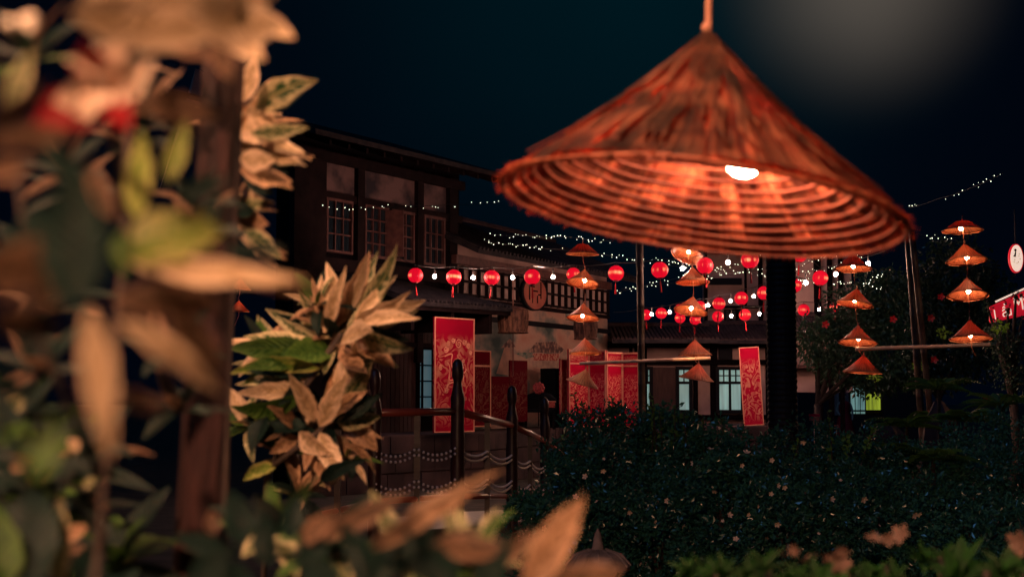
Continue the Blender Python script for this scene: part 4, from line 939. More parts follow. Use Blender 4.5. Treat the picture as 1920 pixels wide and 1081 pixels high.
# person in the far room
pp = P(1583, 752, 44)
per = thing('person', 'person with dark hair in a long red dress standing before the far curtains', 'person', (pp.x, pp.y, 0))
def skinned(name, joints, edges, m_, parent, root=0):
    me = bpy.data.meshes.new(name); me.from_pydata([j[0] for j in joints], edges, []); me.materials.append(m_)
    o = link(name, me, parent); sk = o.modifiers.new('Skin', 'SKIN'); sv = me.skin_vertices[0].data
    for i, j in enumerate(joints): sv[i].radius = (j[1], j[2] if len(j) > 2 else j[1])
    sv[root].use_root = True
    ss = o.modifiers.new('Sub', 'SUBSURF'); ss.levels = 1; ss.render_levels = 2; return o
sc_ = .98
J = [((0, 0, .92), .13, .10), ((0, 0, 1.12), .11, .085), ((0, 0, 1.32), .14, .09), ((0, 0, 1.43), .05), ((0, -.01, 1.54), .085, .095), ((0, -.01, 1.60), .07, .08),
     ((-.17, 0, 1.36), .05), ((-.24, .0, 1.12), .038), ((-.16, -.16, .98), .028), ((-.13, -.22, .97), .03), ((.17, 0, 1.36), .05), ((.25, 0, 1.12), .038), ((.22, -.1, .90), .028), ((.21, -.13, .83), .03),
     ((-.09, 0, .82), .08), ((-.10, 0, .48), .055), ((-.10, .02, .09), .038), ((-.10, -.12, .04), .035), ((.09, 0, .82), .08), ((.10, 0, .48), .055), ((.10, .02, .09), .038), ((.10, -.12, .04), .035)]
skinned('body', J, [(0, 1), (1, 2), (2, 3), (3, 4), (4, 5), (2, 6), (6, 7), (7, 8), (8, 9), (2, 10), (10, 11), (11, 12), (12, 13), (0, 14), (14, 15), (15, 16), (16, 17), (0, 18), (18, 19), (19, 20), (20, 21)], M['skin'], per)
mb = MB(); mb.lathe([(.36, .12), (.30, .5), (.22, .85), (.135, 1.08), (.165, 1.28), (.16, 1.38), (.06, 1.43)], 20, jit=.12); me = mb.mesh('dress', smooth=True); me.materials.append(M['dress']); link('dress', me, per)
skinned('hair', [((0, .03, 1.66), .07), ((0, .06, 1.58), .105), ((0, .10, 1.45), .085), ((0, .12, 1.28), .05)], [(0, 1), (1, 2), (2, 3)], M['hair'], per)

# small sign boards on sticks in the right-hand bed
for (x, y, w_, lab) in ((1527, 785, 18, 'small wooden plaque on a stick above the hedge right of the pillar'), (1569, 800, 8, 'tiny pale plaque on a stick in the hedge below the person in red')):
    p = P(x, y, 17); ww = w_ / FPX * 17
    r = thing('garden_plaque', lab, 'sign', (p.x, p.y, 0)); MB().box(p, ww, .02, .04 if w_ > 10 else ww).build('board', M['signwood'], r)
    if w_ > 10: MB().box(p + Vector((0, 0, .045)), ww * 1.1, .03, .03).build('top_rail', M['red_print'], r)
    MB().tube([(p.x, p.y + .02, 0), (p.x, p.y + .02, p.z)], .006, 6).build('stick', M['barwood'], r)

# stone garden lantern low in the frame
gp = P(1121, 1040, 6.0); r = thing('garden_lantern', 'stone garden lantern with pointed finial and flared roof at the bottom of the hedge', 'garden lantern', (gp.x, gp.y, 0))
zt = P(1121, 990, 6).z; zr = P(1121, 1030, 6).z
MB().lathe([(.028, 0), (.022, .02), (.013, zt - zr - .02), (.001, zt - zr)], 12, (gp.x, gp.y, zr)).build('finial', M['stone'], r, smooth=True)
mb = MB(); mb.lathe([(.03, zr + .002), (.08, zr - .012), (.115, zr - .04), (.135, zr - .065), (.135, zr - .08), (.05, zr - .08)], 24, (gp.x, gp.y, 0)); mb.build('roof', M['stone'], r, smooth=True)
for i in range(12):
    a = 2 * math.pi * i / 12; MB().tube([(gp.x + .04 * math.cos(a), gp.y + .04 * math.sin(a), zr + .0), (gp.x + .10 * math.cos(a), gp.y + .10 * math.sin(a), zr - .022), (gp.x + .137 * math.cos(a), gp.y + .137 * math.sin(a), zr - .066)], .006, 5).build('roof_rib', M['stone'], r)
MB().lathe([(.08, zr - .082), (.08, zr - .22), (.10, zr - .25), (.035, zr - .27), (.035, .08), (.12, .06), (.12, 0)], 12, (gp.x, gp.y, 0)).build('body', M['stone'], r)

# ---------------------------------------------------------------- foliage helpers
def rndv(r=R): 
    while 1:
        v = Vector((r.uniform(-1, 1), r.uniform(-1, 1), r.uniform(-1, 1)))
        if .05 < v.length < 1: return v.normalized()
def leaf_cloud(mb, c, rx, ry, rz, n, size, droop=.3, shell=.55, r=R):
    """small pointed leaves (4-gon folded) through an uneven ellipsoid"""
    for _ in range(n):
        v = rndv(r); k = r.uniform(shell, 1) ** .7
        nn = 1 + .28 * noise.noise(v * 2.2 + Vector((c.x, c.y, c.z))) + .14 * noise.noise(v * 6 + c)
        p = c + Vector((v.x * rx, v.y * ry, v.z * rz)) * k * nn
        if p.z < .02: continue
        d = (v * .6 + rndv(r) * .8 + Vector((0, 0, -droop))).normalized(); s = size * r.uniform(.6, 1.3)
        sd = d.cross(rndv(r)).normalized() * s * .26; up = d.cross(sd).normalized() * s * .10
        i = len(mb.v); mb.v += [p, p + d * s * .5 + sd + up, p + d * s, p + d * s * .5 - sd + up]; mb.f += [(i, i + 1, i + 2), (i, i + 2, i + 3)]
def clumps(mb, c, rx, ry, rz, n, size):
    K = int(30 * rx * rz / .17)
    for _ in range(K):
        v = rndv(); v.y = -abs(v.y) if R.random() < .75 else v.y; v.z = abs(v.z) if R.random() < .4 else v.z; k = R.uniform(.75, 1.12); q = c + Vector((v.x * rx, v.y * ry, v.z * rz)) * k; r_ = R.uniform(.05, .13)
        leaf_cloud(mb, q, r_, r_, r_ * R.uniform(.7, 1.5), int(n / K * R.uniform(.5, 1.5)), size * R.choice((.8, 1, 1.25)), droop=R.uniform(-.4, .4), shell=.2)
def flower_mesh(rr=.022):
    mb = MB()
    for i in range(5):
        a = 2 * math.pi * i / 5; d = Vector((math.cos(a), math.sin(a), .35)); s = Vector((-math.sin(a), math.cos(a), 0))
        k = len(mb.v); mb.v += [Vector((0, 0, 0)), d * rr * .6 + s * rr * .38, d * rr * 1.0 + s * rr * .2, d * rr * 1.05 - s * rr * .15, d * rr * .6 - s * rr * .38]; mb.f.append((k, k + 1, k + 2, k + 3, k + 4))
    mb.ball((0, 0, rr * .1), rr * .16, 6, 4); return mb
fl_me = flower_mesh().mesh('flower'); fl_me.materials.append(M['petal'])
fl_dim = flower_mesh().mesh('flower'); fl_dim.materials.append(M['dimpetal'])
def flower(root, p, scale=1.0, me=None):
    o = link('flower', me or fl_me, root); v = (CAM - p).normalized() + rndv() * 1.15; q = v.to_track_quat('Z', 'Y')
    o.matrix_local = Matrix.Translation(p - ORG[root.name]) @ q.to_matrix().to_4x4() @ Matrix.Scale(scale, 4); return o

# flowering hedge, built as separate bushes: (label, blobs (px, py, depth, rx, rz, n))
bushes = [
 ('low dark bush at the foot of the descending bridge rail', [(1075, 945, 10.6, .34, .40, 2200), (1030, 1010, 9.8, .34, .30, 1400)], 7),
 ('tall flowering bush in front of the folding screen', [(1130, 870, 10.8, .44, .40, 3200), (1110, 960, 10.0, .48, .42, 2200), (1230, 1000, 9.6, .45, .4, 2000)], 9),
 ('flowering bush with the highest shoot, by the bamboo pole', [(1245, 850, 11.2, .42, .38, 3000), (1300, 880, 10.8, .42, .36, 2600), (1340, 970, 10.0, .5, .42, 2400)], 12),
 ('round flowering bush in front of the black pillar', [(1420, 935, 10.4, .46, .36, 3000), (1500, 905, 11.0, .48, .38, 3200), (1470, 1020, 9.4, .5, .40, 2200)], 16),
 ('dark flowering bush below the two bamboo poles', [(1600, 890, 11.4, .52, .38, 3400), (1640, 980, 10.2, .55, .42, 2600), (1570, 990, 9.8, .4, .4, 1600)], 8),
 ('almost black bush filling the lower right edge', [(1760, 930, 11.4, .60, .46, 3600), (1880, 900, 11.8, .60, .55, 3200), (1830, 1030, 9.8, .6, .4, 1800)], 4)]
hand_fl = [(1131, 882, 1), (1097, 893, 1), (1144, 895, 0), (1079, 931, 0), (1119, 940, 0), (1019, 989, 0), (1265, 873, 1), (1228, 977, 1), (1132, 860, 1), (1299, 868, 2), (1348, 802, 2), (1332, 842, 2), (1365, 845, 2), (1391, 872, 3), (1245, 839, 2), (1400, 848, 3), (1250, 938, 2), (1355, 976, 3), (1421, 949, 3), (1368, 965, 3), (1536, 965, 3), (1534, 886, 3), (1446, 925, 3), (1459, 910, 3), (1471, 913, 3), (1506, 828, 3), (1447, 862, 3), (1403, 964, 3), (1620, 935, 4), (1715, 965, 5), (1723, 963, 5), (1649, 985, 4), (1576, 900, 4), (1458, 982, 3), (1535, 1000, 3), (1412, 1026, 3), (1018, 735, 0), (1200, 1056, 1), (1280, 985, 1), (1300, 1020, 2), (1380, 1010, 3), (1180, 960, 1), (1340, 920, 2), (1560, 935, 4), (1690, 1010, 4)]
broots = []
for bi, (lab, blobs, nf) in enumerate(bushes):
    b0 = P(blobs[0][0], 740, blobs[0][2]); r = thing('flowering_bush', lab, 'bush', (b0.x, b0.y, 0), 'bushes of the flowering hedge'); broots.append(r)
    mb = MB(); st = MB()
    for (px, py, d, rx, rz, n) in blobs:
        c = P(px, py, d); leaf_cloud(mb, c, rx * .86, .5, rz * .88, int(n * 1.1), .036, shell=.35); clumps(mb, c, rx, .55, rz, int(n * 1.7), .036)
        if c.z > rz: leaf_cloud(mb, Vector((c.x, c.y + .2, c.z * .45)), rx, .5, c.z * .5, n // 2, .055)
        for _ in range(5):
            q = c + Vector((R.uniform(-rx, rx) * .6, R.uniform(-.3, .3), rz * .5)); st.tube([Vector((c.x, c.y, 0)) + rndv() * .05, c.lerp(q, .3), q], [.014, .009, .004], 5)
    mb.build('foliage', M['foli'], r, kind='stuff'); st.build('stems', M['bark'], r, kind='stuff')
for (x, y, bi) in hand_fl:
    if x == 1018: continue
    dd_ = min(b[2] for b in bushes[bi][1]) - .62; flower(broots[bi], P(x, y, dd_), R.uniform(.5, 1.15) * dd_ / 9.5)
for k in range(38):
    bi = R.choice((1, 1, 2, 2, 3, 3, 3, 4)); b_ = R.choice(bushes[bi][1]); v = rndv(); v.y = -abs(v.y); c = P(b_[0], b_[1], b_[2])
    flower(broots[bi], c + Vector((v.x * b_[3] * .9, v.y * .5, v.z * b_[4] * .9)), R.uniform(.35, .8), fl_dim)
# shoots rising from the hedge
def shoot(root, x0, y0, x1, y1, d, n=26, s=.05):
    a, b = P(x0, y0, d), P(x1, y1, d); MB().tube([a, a.lerp(b, .5) + Vector((.01, 0, 0)), b], [.006, .005, .003], 5).build('shoot', M['bark'], root)
    mb = MB()
    for i in range(n):
        t = (i + 1) / n; p = a.lerp(b, t); v = (rndv() + Vector((0, 0, .35))).normalized(); L_ = s * R.uniform(.7, 1.2) * (1.15 - .4 * t); sd = v.cross(rndv()).normalized() * L_ * .24; k = len(mb.v)
        mb.v += [p, p + v * L_ * .5 + sd, p + v * L_, p + v * L_ * .5 - sd]; mb.f += [(k, k + 1, k + 2), (k, k + 2, k + 3)]
    mb.build('shoot_leaves', M['fern'], root, kind='stuff')
for a in ((0, 1060, 880, 1052, 820), (1, 1098, 860, 1076, 738), (1, 1115, 840, 1090, 750), (1, 1150, 850, 1147, 742), (1, 1165, 840, 1160, 770), (2, 1232, 850, 1218, 738), (2, 1240, 850, 1236, 768), (2, 1262, 850, 1265, 765), (2, 1222, 850, 1226, 745), (2, 1285, 860, 1282, 775), (2, 1320, 860, 1318, 780), (2, 1360, 870, 1352, 785), (3, 1410, 920, 1402, 800), (3, 1480, 880, 1500, 820), (4, 1560, 860, 1551, 770), (4, 1620, 850, 1640, 800), (4, 1590, 860, 1585, 815)):
    shoot(broots[a[0]], a[1], a[2], a[3], a[4], 10.6, 30 if a[0] != 3 else 18)

# trees behind the right-hand hats
def tree(x, d, label, blobs, trunk_r=.09, n=2600, m='foli2', size=.10):
    c0 = P(x, 740, d); r = thing('tree', label, 'tree', (c0.x, c0.y, 0), 'dark trees at the right')
    mb = MB(); zt = 0
    cs = []
    for (px, py, rx, rz) in blobs:
        c = P(px, py, d + R.uniform(-.4, .4)); cs.append(c); leaf_cloud(mb, c, rx, rx * .8, rz, int(n * rx * rz), size, shell=.25, droop=.5)
    mb.build('crown', M[m], r, kind='stuff')
    fork = Vector((c0.x, c0.y, min(c.z for c in cs) * .75)); MB().tube([Vector((c0.x, c0.y, 0)), fork * .5 + Vector((c0.x, c0.y, 0)) * .5 + Vector((.05, 0, 0)), fork], [trunk_r, trunk_r * .8, trunk_r * .65], 10).build('trunk', M['bark'], r, smooth=True)
    for c in cs: MB().tube([fork, fork.lerp(c, .5) + Vector((0, .05, .1)), c], [trunk_r * .5, trunk_r * .35, trunk_r * .15], 7).build('limb', M['bark'], r)
    return r
tree(1532, 27, 'dark tree behind the left string of lit hats, hiding the pale wall', [(1540, 640, .55, .5), (1600, 600, .6, .7), (1650, 560, .6, .65), (1570, 690, .5, .35), (1660, 660, .7, .7), (1640, 710, .6, .35)], n=4600)
tree(1760, 28, 'large dark tree behind the leaning bamboo poles', [(1720, 580, .8, .9), (1790, 520, .8, .9), (1760, 660, .9, .8), (1720, 700, .6, .4), (1830, 640, .8, .8), (1850, 560, .6, .7)], n=3600)
tree(1900, 19.6, 'dark tree whose leaves hang over the red shop sign', [(1868, 612, .18, .10), (1905, 552, .10, .06), (1880, 640, .3, .2), (1915, 690, .4, .35), (1852, 575, .07, .08), (1889, 578, .035, .12), (1915, 600, .08, .06)], n=7000, size=.05)
# bright lime twigs caught by the lamps
for (x, y, lab) in ((1768, 625, 'small lime-green leafy twig lit left of the lowest right-hand hat'), (1722, 686, 'small lime-green twig beside the bamboo pole below the crossbar'), (1640, 706, 'lime-green leaf tuft just below the lowest hat lamp'), (1877, 612, 'lit green leaf tuft below the red shop sign')):
    p = P(x, y, 24 if x != 1877 else 19); r = thing('leafy_twig', lab, 'twig', p)
    mb = MB(); leaf_cloud(mb, p, .11, .08, .07, 40, .07, shell=.2); mb.build('leaves', M['lime'], r, kind='stuff'); MB().tube([p + Vector((.1, .3, -.2)), p + Vector((.03, .1, 0)), p], .006, 5).build('stem', M['bark'], r)
for (x, y, lab) in ((1765, 556, 'red blossom in the dark tree right of the bamboo poles'), (1675, 598, 'red blossom in the dark tree beside the third hat lamp'), (1746, 596, 'red blossom in the dark tree by the bamboo pole'), (1752, 674, 'red blossom under the far crossbar'), (1850, 750, 'red blossom low at the right among dark leaves'), (1548, 608, 'dull red blossom on the tree top right of the pillar')):
    p = P(x, y, 23); mb = flower_mesh(.06); q = (CAM - p).to_track_quat('Z', 'Y').to_matrix(); mb.v = [p + q @ v for v in mb.v]; top(mb, 'blossom', M['redpetal'], lab, 'flower', p, 'red blossoms in the dark trees')

# ferns and drooping shrubs at the right
def frond(root, base, dir_, L_, n=16, lw=.09, droop=.5, m='fern'):
    mb = MB(); d = dir_.normalized(); side0 = d.cross(Vector((0, 0, 1))).normalized(); pts = []
    for i in range(n + 1):
        t = i / n; pts.append(base + d * L_ * t + Vector((0, 0, -droop * L_ * t * t)))
    mb.tube(pts, [.004 * (1 - .7 * i / n) for i in range(n + 1)], 4)
    for i in range(1, n + 1):
        for s in (-1, 1):
            w_ = lw * math.sin(math.pi * (.12 + .83 * i / n)) ; v = (side0 * s + d * .45 + Vector((0, 0, -.35))).normalized(); sd = d * w_ * .17; p = pts[i]; k = len(mb.v)
            mb.v += [p, p + v * w_ * .5 + sd, p + v * w_ + Vector((0, 0, -.2 * w_)), p + v * w_ * .5 - sd]; mb.f += [(k, k + 1, k + 2), (k, k + 2, k + 3)]
    return mb.build('frond', M[m], root)
for (x, y, d, n, L_, lab) in ((1700, 800, 12.5, 13, .42, 'arching fern in front of the dark tree, below the poles'), (1810, 790, 13, 14, .45, 'broad arching fern at the right under the last hat string'), (1760, 730, 15, 12, .5, 'feathery shrub rising at the foot of the leaning bamboo poles'), (1880, 760, 14, 13, .5, 'dim fern at the right picture edge'), (1660, 850, 11.2, 12, .34, 'low fern between two hedge bushes'), (1750, 860, 11.0, 13, .38, 'fern with bright curled fronds above the dark lower right bush')):
    c = P(x, y, d); r = thing('fern', lab, 'fern', (c.x, c.y, 0), 'ferns at the right')
    MB().tube([(c.x, c.y, 0), c], [.03, .015], 6).build('stem', M['bark'], r)
    for i in range(n):
        a = 2 * math.pi * i / n + R.uniform(-.2, .2); frond(r, c, Vector((math.cos(a), math.sin(a) * .8, R.uniform(.3, .9))), L_ * R.uniform(.8, 1.2), lw=.10)
p = P(1760, 752, 16.5); r = thing('garden_rock', 'reddish garden rock among ferns by the bamboo poles', 'rock', (p.x, p.y, 0)); MB().lathe([(.30, 0), (.28, p.z * .5), (.20, p.z * .85), (.05, p.z)], 9, (p.x, p.y, 0), jit=.5).build('rock_body', M['terrace'], r)
p = P(1665, 790, 15); r = thing('garden_rock', 'low reddish rock above the hedge under the yellow curtain', 'rock', (p.x, p.y, 0)); MB().lathe([(.25, 0), (.23, p.z * .6), (.16, p.z * .9), (.03, p.z)], 9, (p.x, p.y, 0), jit=.5).build('rock_body', M['terrace'], r)

# ---------------------------------------------------------------- foreground leaves
def uvleaf(o, n):
    me = o.data; ul = me.uv_layers.new(name='UVMap'); 
    for lp in me.loops: k = lp.vertex_index; ul.data[lp.index].uv = ((0, .25, .5, .75, 1)[k % 5], (k // 5) / n)
    return o
def leaf(root, bx, by, bd, tx, ty, td, w_px, m, bend=.12, roll=None, name='leaf', fold=.18, side=None):
    a, b = P(bx, by, bd), P(tx, ty, td); ax = (b - a); L_ = ax.length; x = ax.normalized()
    view = (CAM - (a + b) / 2).normalized(); nrm_ = (view - x * view.dot(x))
    if nrm_.length < .05: nrm_ = Vector((0, 0, 1)).cross(x)
    nrm_.normalize(); roll = R.uniform(-.6, .6) if roll is None else roll
    nrm_ = Matrix.Rotation(roll, 3, x) @ nrm_; y = nrm_.cross(x).normalized(); W_ = w_px / FPX * (bd + td) / 2 / 2 / max(.45, math.cos(roll))
    sb = bend * L_ * (1 if side is None else side); n = 10; prof = [-1, -.55, 0, .55, 1]; mb = MB()
    tw = R.uniform(-.35, .35); wob = R.uniform(0, 6)
    for i in range(n + 1):
        t = i / n; hw = W_ * (math.sin(math.pi * min(1, t ** .78)) ** 1.0) * 1.04 + W_ * .03; hw *= 1 + .05 * math.sin(t * 23 + wob)
        if i == n: hw = W_ * .015
        c = a + ax * t + nrm_ * (sb * 4 * t * (1 - t) * .5) + y * (R.uniform(-.01, .01) * L_) + y * (bend * L_ * .35 * math.sin(math.pi * t))
        tt = tw * t; yy = y * math.cos(tt) + nrm_ * math.sin(tt); nn = nrm_ * math.cos(tt) - y * math.sin(tt)
        for s in prof: mb.v.append(c + yy * (s * hw) + nn * (abs(s) * fold * hw + .10 * hw * math.sin(t * 9 + wob + s * 1.5) * abs(s)))
    for i in range(n):
        for j in range(4): k = i * 5 + j; mb.f.append((k, k + 5, k + 6, k + 1))
    return uvleaf(mb.build(name, M[m], root, smooth=True), n)
def rosette(root, px, py, d, n, Lm, wm, mats, tilt=(0, -.3, .6), spread=1.0, stem=True):
    c = P(px, py, d); ax = Vector(tilt).normalized(); q = ax.to_track_quat('Z', 'Y').to_matrix()
    for i in range(n):
        a = i * 2.39996; el = (1.25 - 1.0 * (i + .5) / n) * spread if False else rad(75 - 75 * (i + .5) / n)
        v = q @ Vector((math.cos(a) * math.cos(el), math.sin(a) * math.cos(el), math.sin(el))); Ln = Lm * R.uniform(.7, 1.15)
        b = c + v * Ln; mb = MB(); up = ax - v * ax.dot(v); up = up.normalized() if up.length > .05 else Vector((0, -1, 0)); y = up.cross(v).normalized(); W_ = wm * R.uniform(.7, 1.2) / 2; k_ = 9
        up = Matrix.Rotation(R.uniform(-.4, .4), 3, v) @ up; wob = R.uniform(0, 6)
        for j in range(k_ + 1):
            t = j / k_; hw = W_ * (math.sin(math.pi * min(1, t ** .85)) ** .8) + W_ * .03
            if j == k_: hw = W_ * .02
            p = c + v * Ln * t - up * (.28 * Ln * t * t)
            for s in (-1, -.5, 0, .5, 1): mb.v.append(p + y * s * hw + up * (abs(s) * .25 * hw + .08 * hw * math.sin(8 * t + wob)))
        for j in range(k_):
            for s in range(4): e = j * 5 + s; mb.f.append((e, e + 5, e + 6, e + 1))
        uvleaf(mb.build('leaf', M[R.choice(mats)], root, smooth=True), k_)
def stem(root, pts, r0=.006):
    MB().tube(pts, [r0 * (1 - .3 * i / (len(pts) - 1)) for i in range(len(pts))][::-1] if False else r0, 7).build('stem', M['bark'], root, smooth=True)

# A: sharper variegated branch right of the post
D0 = 2.7
sa = thing('variegated_shrub', 'cream and green variegated shrub branch just right of the foreground post', 'shrub', (P(560, 740, D0).x, D0, 0), 'variegated shrubs in the foreground')
c1, c2 = P(640, 625, D0), P(610, 800, D0)
stem(sa, [Vector((P(480, 900, D0).x, D0, 0)), P(500, 900, D0), P(560, 740, D0), c1], .006); stem(sa, [P(500, 880, D0), c2], .006); stem(sa, [P(480, 1000, D0), P(520, 960, D0)], .005)
for l in [
 (608, 625, 612, 490, 34, 'tan'), (620, 620, 585, 520, 24, 'tan2'), (615, 610, 650, 497, 26, 'tan'), (632, 610, 693, 470, 36, 'tan2'), (640, 600, 688, 478, 24, 'tan'), (600, 640, 560, 545, 26, 'tan'),
 (655, 615, 747, 457, 36, 'speck'), (650, 620, 740, 515, 30, 'speck'), (662, 602, 745, 515, 24, 'tan'), (665, 600, 798, 563, 46, 'tan'), (680, 605, 790, 597, 30, 'tan'), (690, 600, 770, 545, 26, 'tan'),
 (670, 620, 775, 655, 34, 'speck'), (655, 625, 742, 690, 44, 'tan2'), (650, 630, 720, 640, 40, 'tan'), (640, 640, 700, 620, 40, 'tan'), (630, 640, 560, 640, 34, 'speck'), (600, 650, 496, 578, 40, 'speck'), (590, 650, 425, 650, 52, 'green'),
 (600, 655, 455, 690, 50, 'green'), (610, 650, 520, 590, 28, 'speck'), (620, 655, 530, 665, 54, 'green'), (600, 690, 428, 702, 36, 'ygreen'), (600, 700, 440, 720, 30, 'speck'), (640, 650, 690, 700, 34, 'tan2'),
 (600, 770, 480, 715, 32, 'speck'), (605, 780, 668, 640, 44, 'tan'), (620, 780, 640, 665, 36, 'tan2'), (620, 785, 702, 670, 40, 'speck'), (620, 790, 718, 735, 34, 'dgreen'), (630, 790, 715, 780, 38, 'speck'), (560, 800, 500, 760, 26, 'tan2'),
 (590, 790, 540, 700, 36, 'tan'), (600, 780, 690, 730, 34, 'tan2'), (600, 800, 650, 700, 40, 'tan'), (640, 800, 708, 845, 46, 'tan2'), (600, 810, 645, 900, 44, 'tan'), (580, 815, 620, 920, 30, 'tan2'), (560, 820, 505, 850, 32, 'tan2'), (560, 810, 620, 850, 36, 'tan'), (575, 800, 480, 800, 34, 'dgreen'), (640, 830, 705, 890, 16, 'tan2'),
 (560, 760, 450, 790, 44, 'dgreen'), (560, 740, 430, 760, 40, 'green'), (500, 780, 470, 850, 30, 'dgreen'), (600, 900, 690, 860, 30, 'dgreen'), (520, 870, 455, 900, 28, 'ygreen'), (560, 700, 520, 760, 30, 'dgreen')]:
    d = D0 + R.uniform(-.05, .05); leaf(sa, l[0], l[1], d, l[2], l[3], d + R.uniform(-.11, .06), l[4] * .86, l[5], bend=R.uniform(-.22, .22), roll=R.uniform(-.95, .95), fold=.32)
    j = lambda q=14: R.uniform(-q, q)
    leaf(sa, l[0] + j(), l[1] + j(), d + .05, l[0] + (l[2] - l[0]) * .85 + j(26), l[1] + (l[3] - l[1]) * .85 + j(26), d + R.uniform(.0, .1), l[4] * .8, R.choice(['tan2', 'speck', 'dgreen', 'dgreen', 'tan']), bend=R.uniform(-.14, .14))
rosette(sa, 625, 640, D0 + .05, 16, .10, .034, ['speck', 'tan2', 'dgreen']); rosette(sa, 600, 800, D0 + .08, 16, .11, .036, ['tan2', 'dgreen', 'speck'])
for (x, y, n, q) in ((600, 575, 12, .075), (690, 590, 10, .07), (655, 690, 12, .07), (650, 860, 12, .07), (545, 850, 12, .075), (500, 660, 10, .08), (470, 800, 12, .09), (560, 930, 12, .08)):
    rosette(sa, x, y, D0 + R.uniform(.02, .14), n, q, q * .30, ['tan', 'tan2', 'speck', 'dgreen', 'dgreen', 'green'], tilt=(R.uniform(-.3, .5), -.4, .5))
rosette(sa, 530, 700, D0 + .12, 12, .11, .04, ['dgreen', 'green', 'speck'])

# B: taller stem just behind the post, cream leaves up the right edge
D1_ = 1.75
sb_ = thing('variegated_shrub', 'tall cream-leaved stem rising directly behind the foreground post', 'shrub', (P(430, 740, D1_).x, D1_, 0), 'variegated shrubs in the foreground')
stem(sb_, [Vector((P(420, 740, D1_).x, D1_, 0)), P(425, 700, D1_), P(440, 400, D1_), P(450, 120, D1_)], .006)
for l in [(480, 205, 596, 148, 50, 'speck'), (455, 190, 478, 105, 34, 'tan'), (440, 240, 535, 255, 52, 'tan'), (450, 215, 520, 235, 50, 'tan'), (470, 250, 580, 238, 28, 'speck'), (440, 275, 590, 292, 34, 'tan2'), (450, 260, 585, 300, 28, 'tan'), (445, 280, 575, 310, 30, 'tan'),
 (445, 310, 550, 355, 34, 'tan2'), (450, 320, 548, 340, 34, 'tan2'), (455, 330, 515, 365, 26, 'dgreen'), (460, 345, 520, 325, 26, 'speck'), (450, 360, 500, 350, 22, 'tan'), (440, 380, 515, 378, 24, 'speck'), (440, 400, 505, 420, 34, 'tan2'), (440, 410, 510, 450, 34, 'tan2'),
 (460, 430, 530, 485, 32, 'speck'), (455, 440, 520, 500, 22, 'tan'), (450, 300, 520, 300, 40, 'tan'), (440, 225, 500, 270, 44, 'tan'), (470, 455, 540, 475, 18, 'tan2'), (445, 245, 470, 200, 40, 'tan'), (430, 390, 480, 395, 30, 'dgreen')]:
    d = D1_ + R.uniform(-.06, .06); leaf(sb_, l[0], l[1], d, l[2], l[3], d + R.uniform(-.06, .04), l[4], l[5], bend=R.uniform(-.14, .14))
    j = lambda q=9: R.uniform(-q, q)
    leaf(sb_, l[0] + j(), l[1] + j(), d + .05, l[0] + (l[2] - l[0]) * .8 + j(16), l[1] + (l[3] - l[1]) * .8 + j(16), d + R.uniform(.0, .06), l[4] * .7, R.choice(['tan2', 'speck', 'dgreen', 'dgreen', 'tan']), bend=R.uniform(-.14, .14))
rosette(sb_, 450, 250, D1_ + .06, 12, .08, .03, ['tan', 'tan2', 'speck']); rosette(sb_, 445, 400, D1_ + .06, 10, .06, .025, ['tan2', 'dgreen', 'speck'])

# post
pt_, pb_ = P(432, -60, 1.45), P(366, 1081, 1.45)
post = thing('foreground_post', 'red-brown rounded post standing among the foreground leaves', 'post', (pb_.x - .01, pb_.y, 0))
M['post'] = mat('post_wood', (.007, .003, .004), .85, (.034, .013, .012), 22, .9, spec=.15, stretch=(3, 3, .35), lo=.3, hi=.7)
dirp = (pt_ - pb_).normalized(); base_ = pb_ - dirp * (pb_.z / dirp.z)
MB().tube([base_, base_.lerp(pt_, .3), base_.lerp(pt_, .6), P(420, 108, 1.45)], [.026, .0245, .023, .0215], 24).build('shaft', M['post'], post, smooth=True)

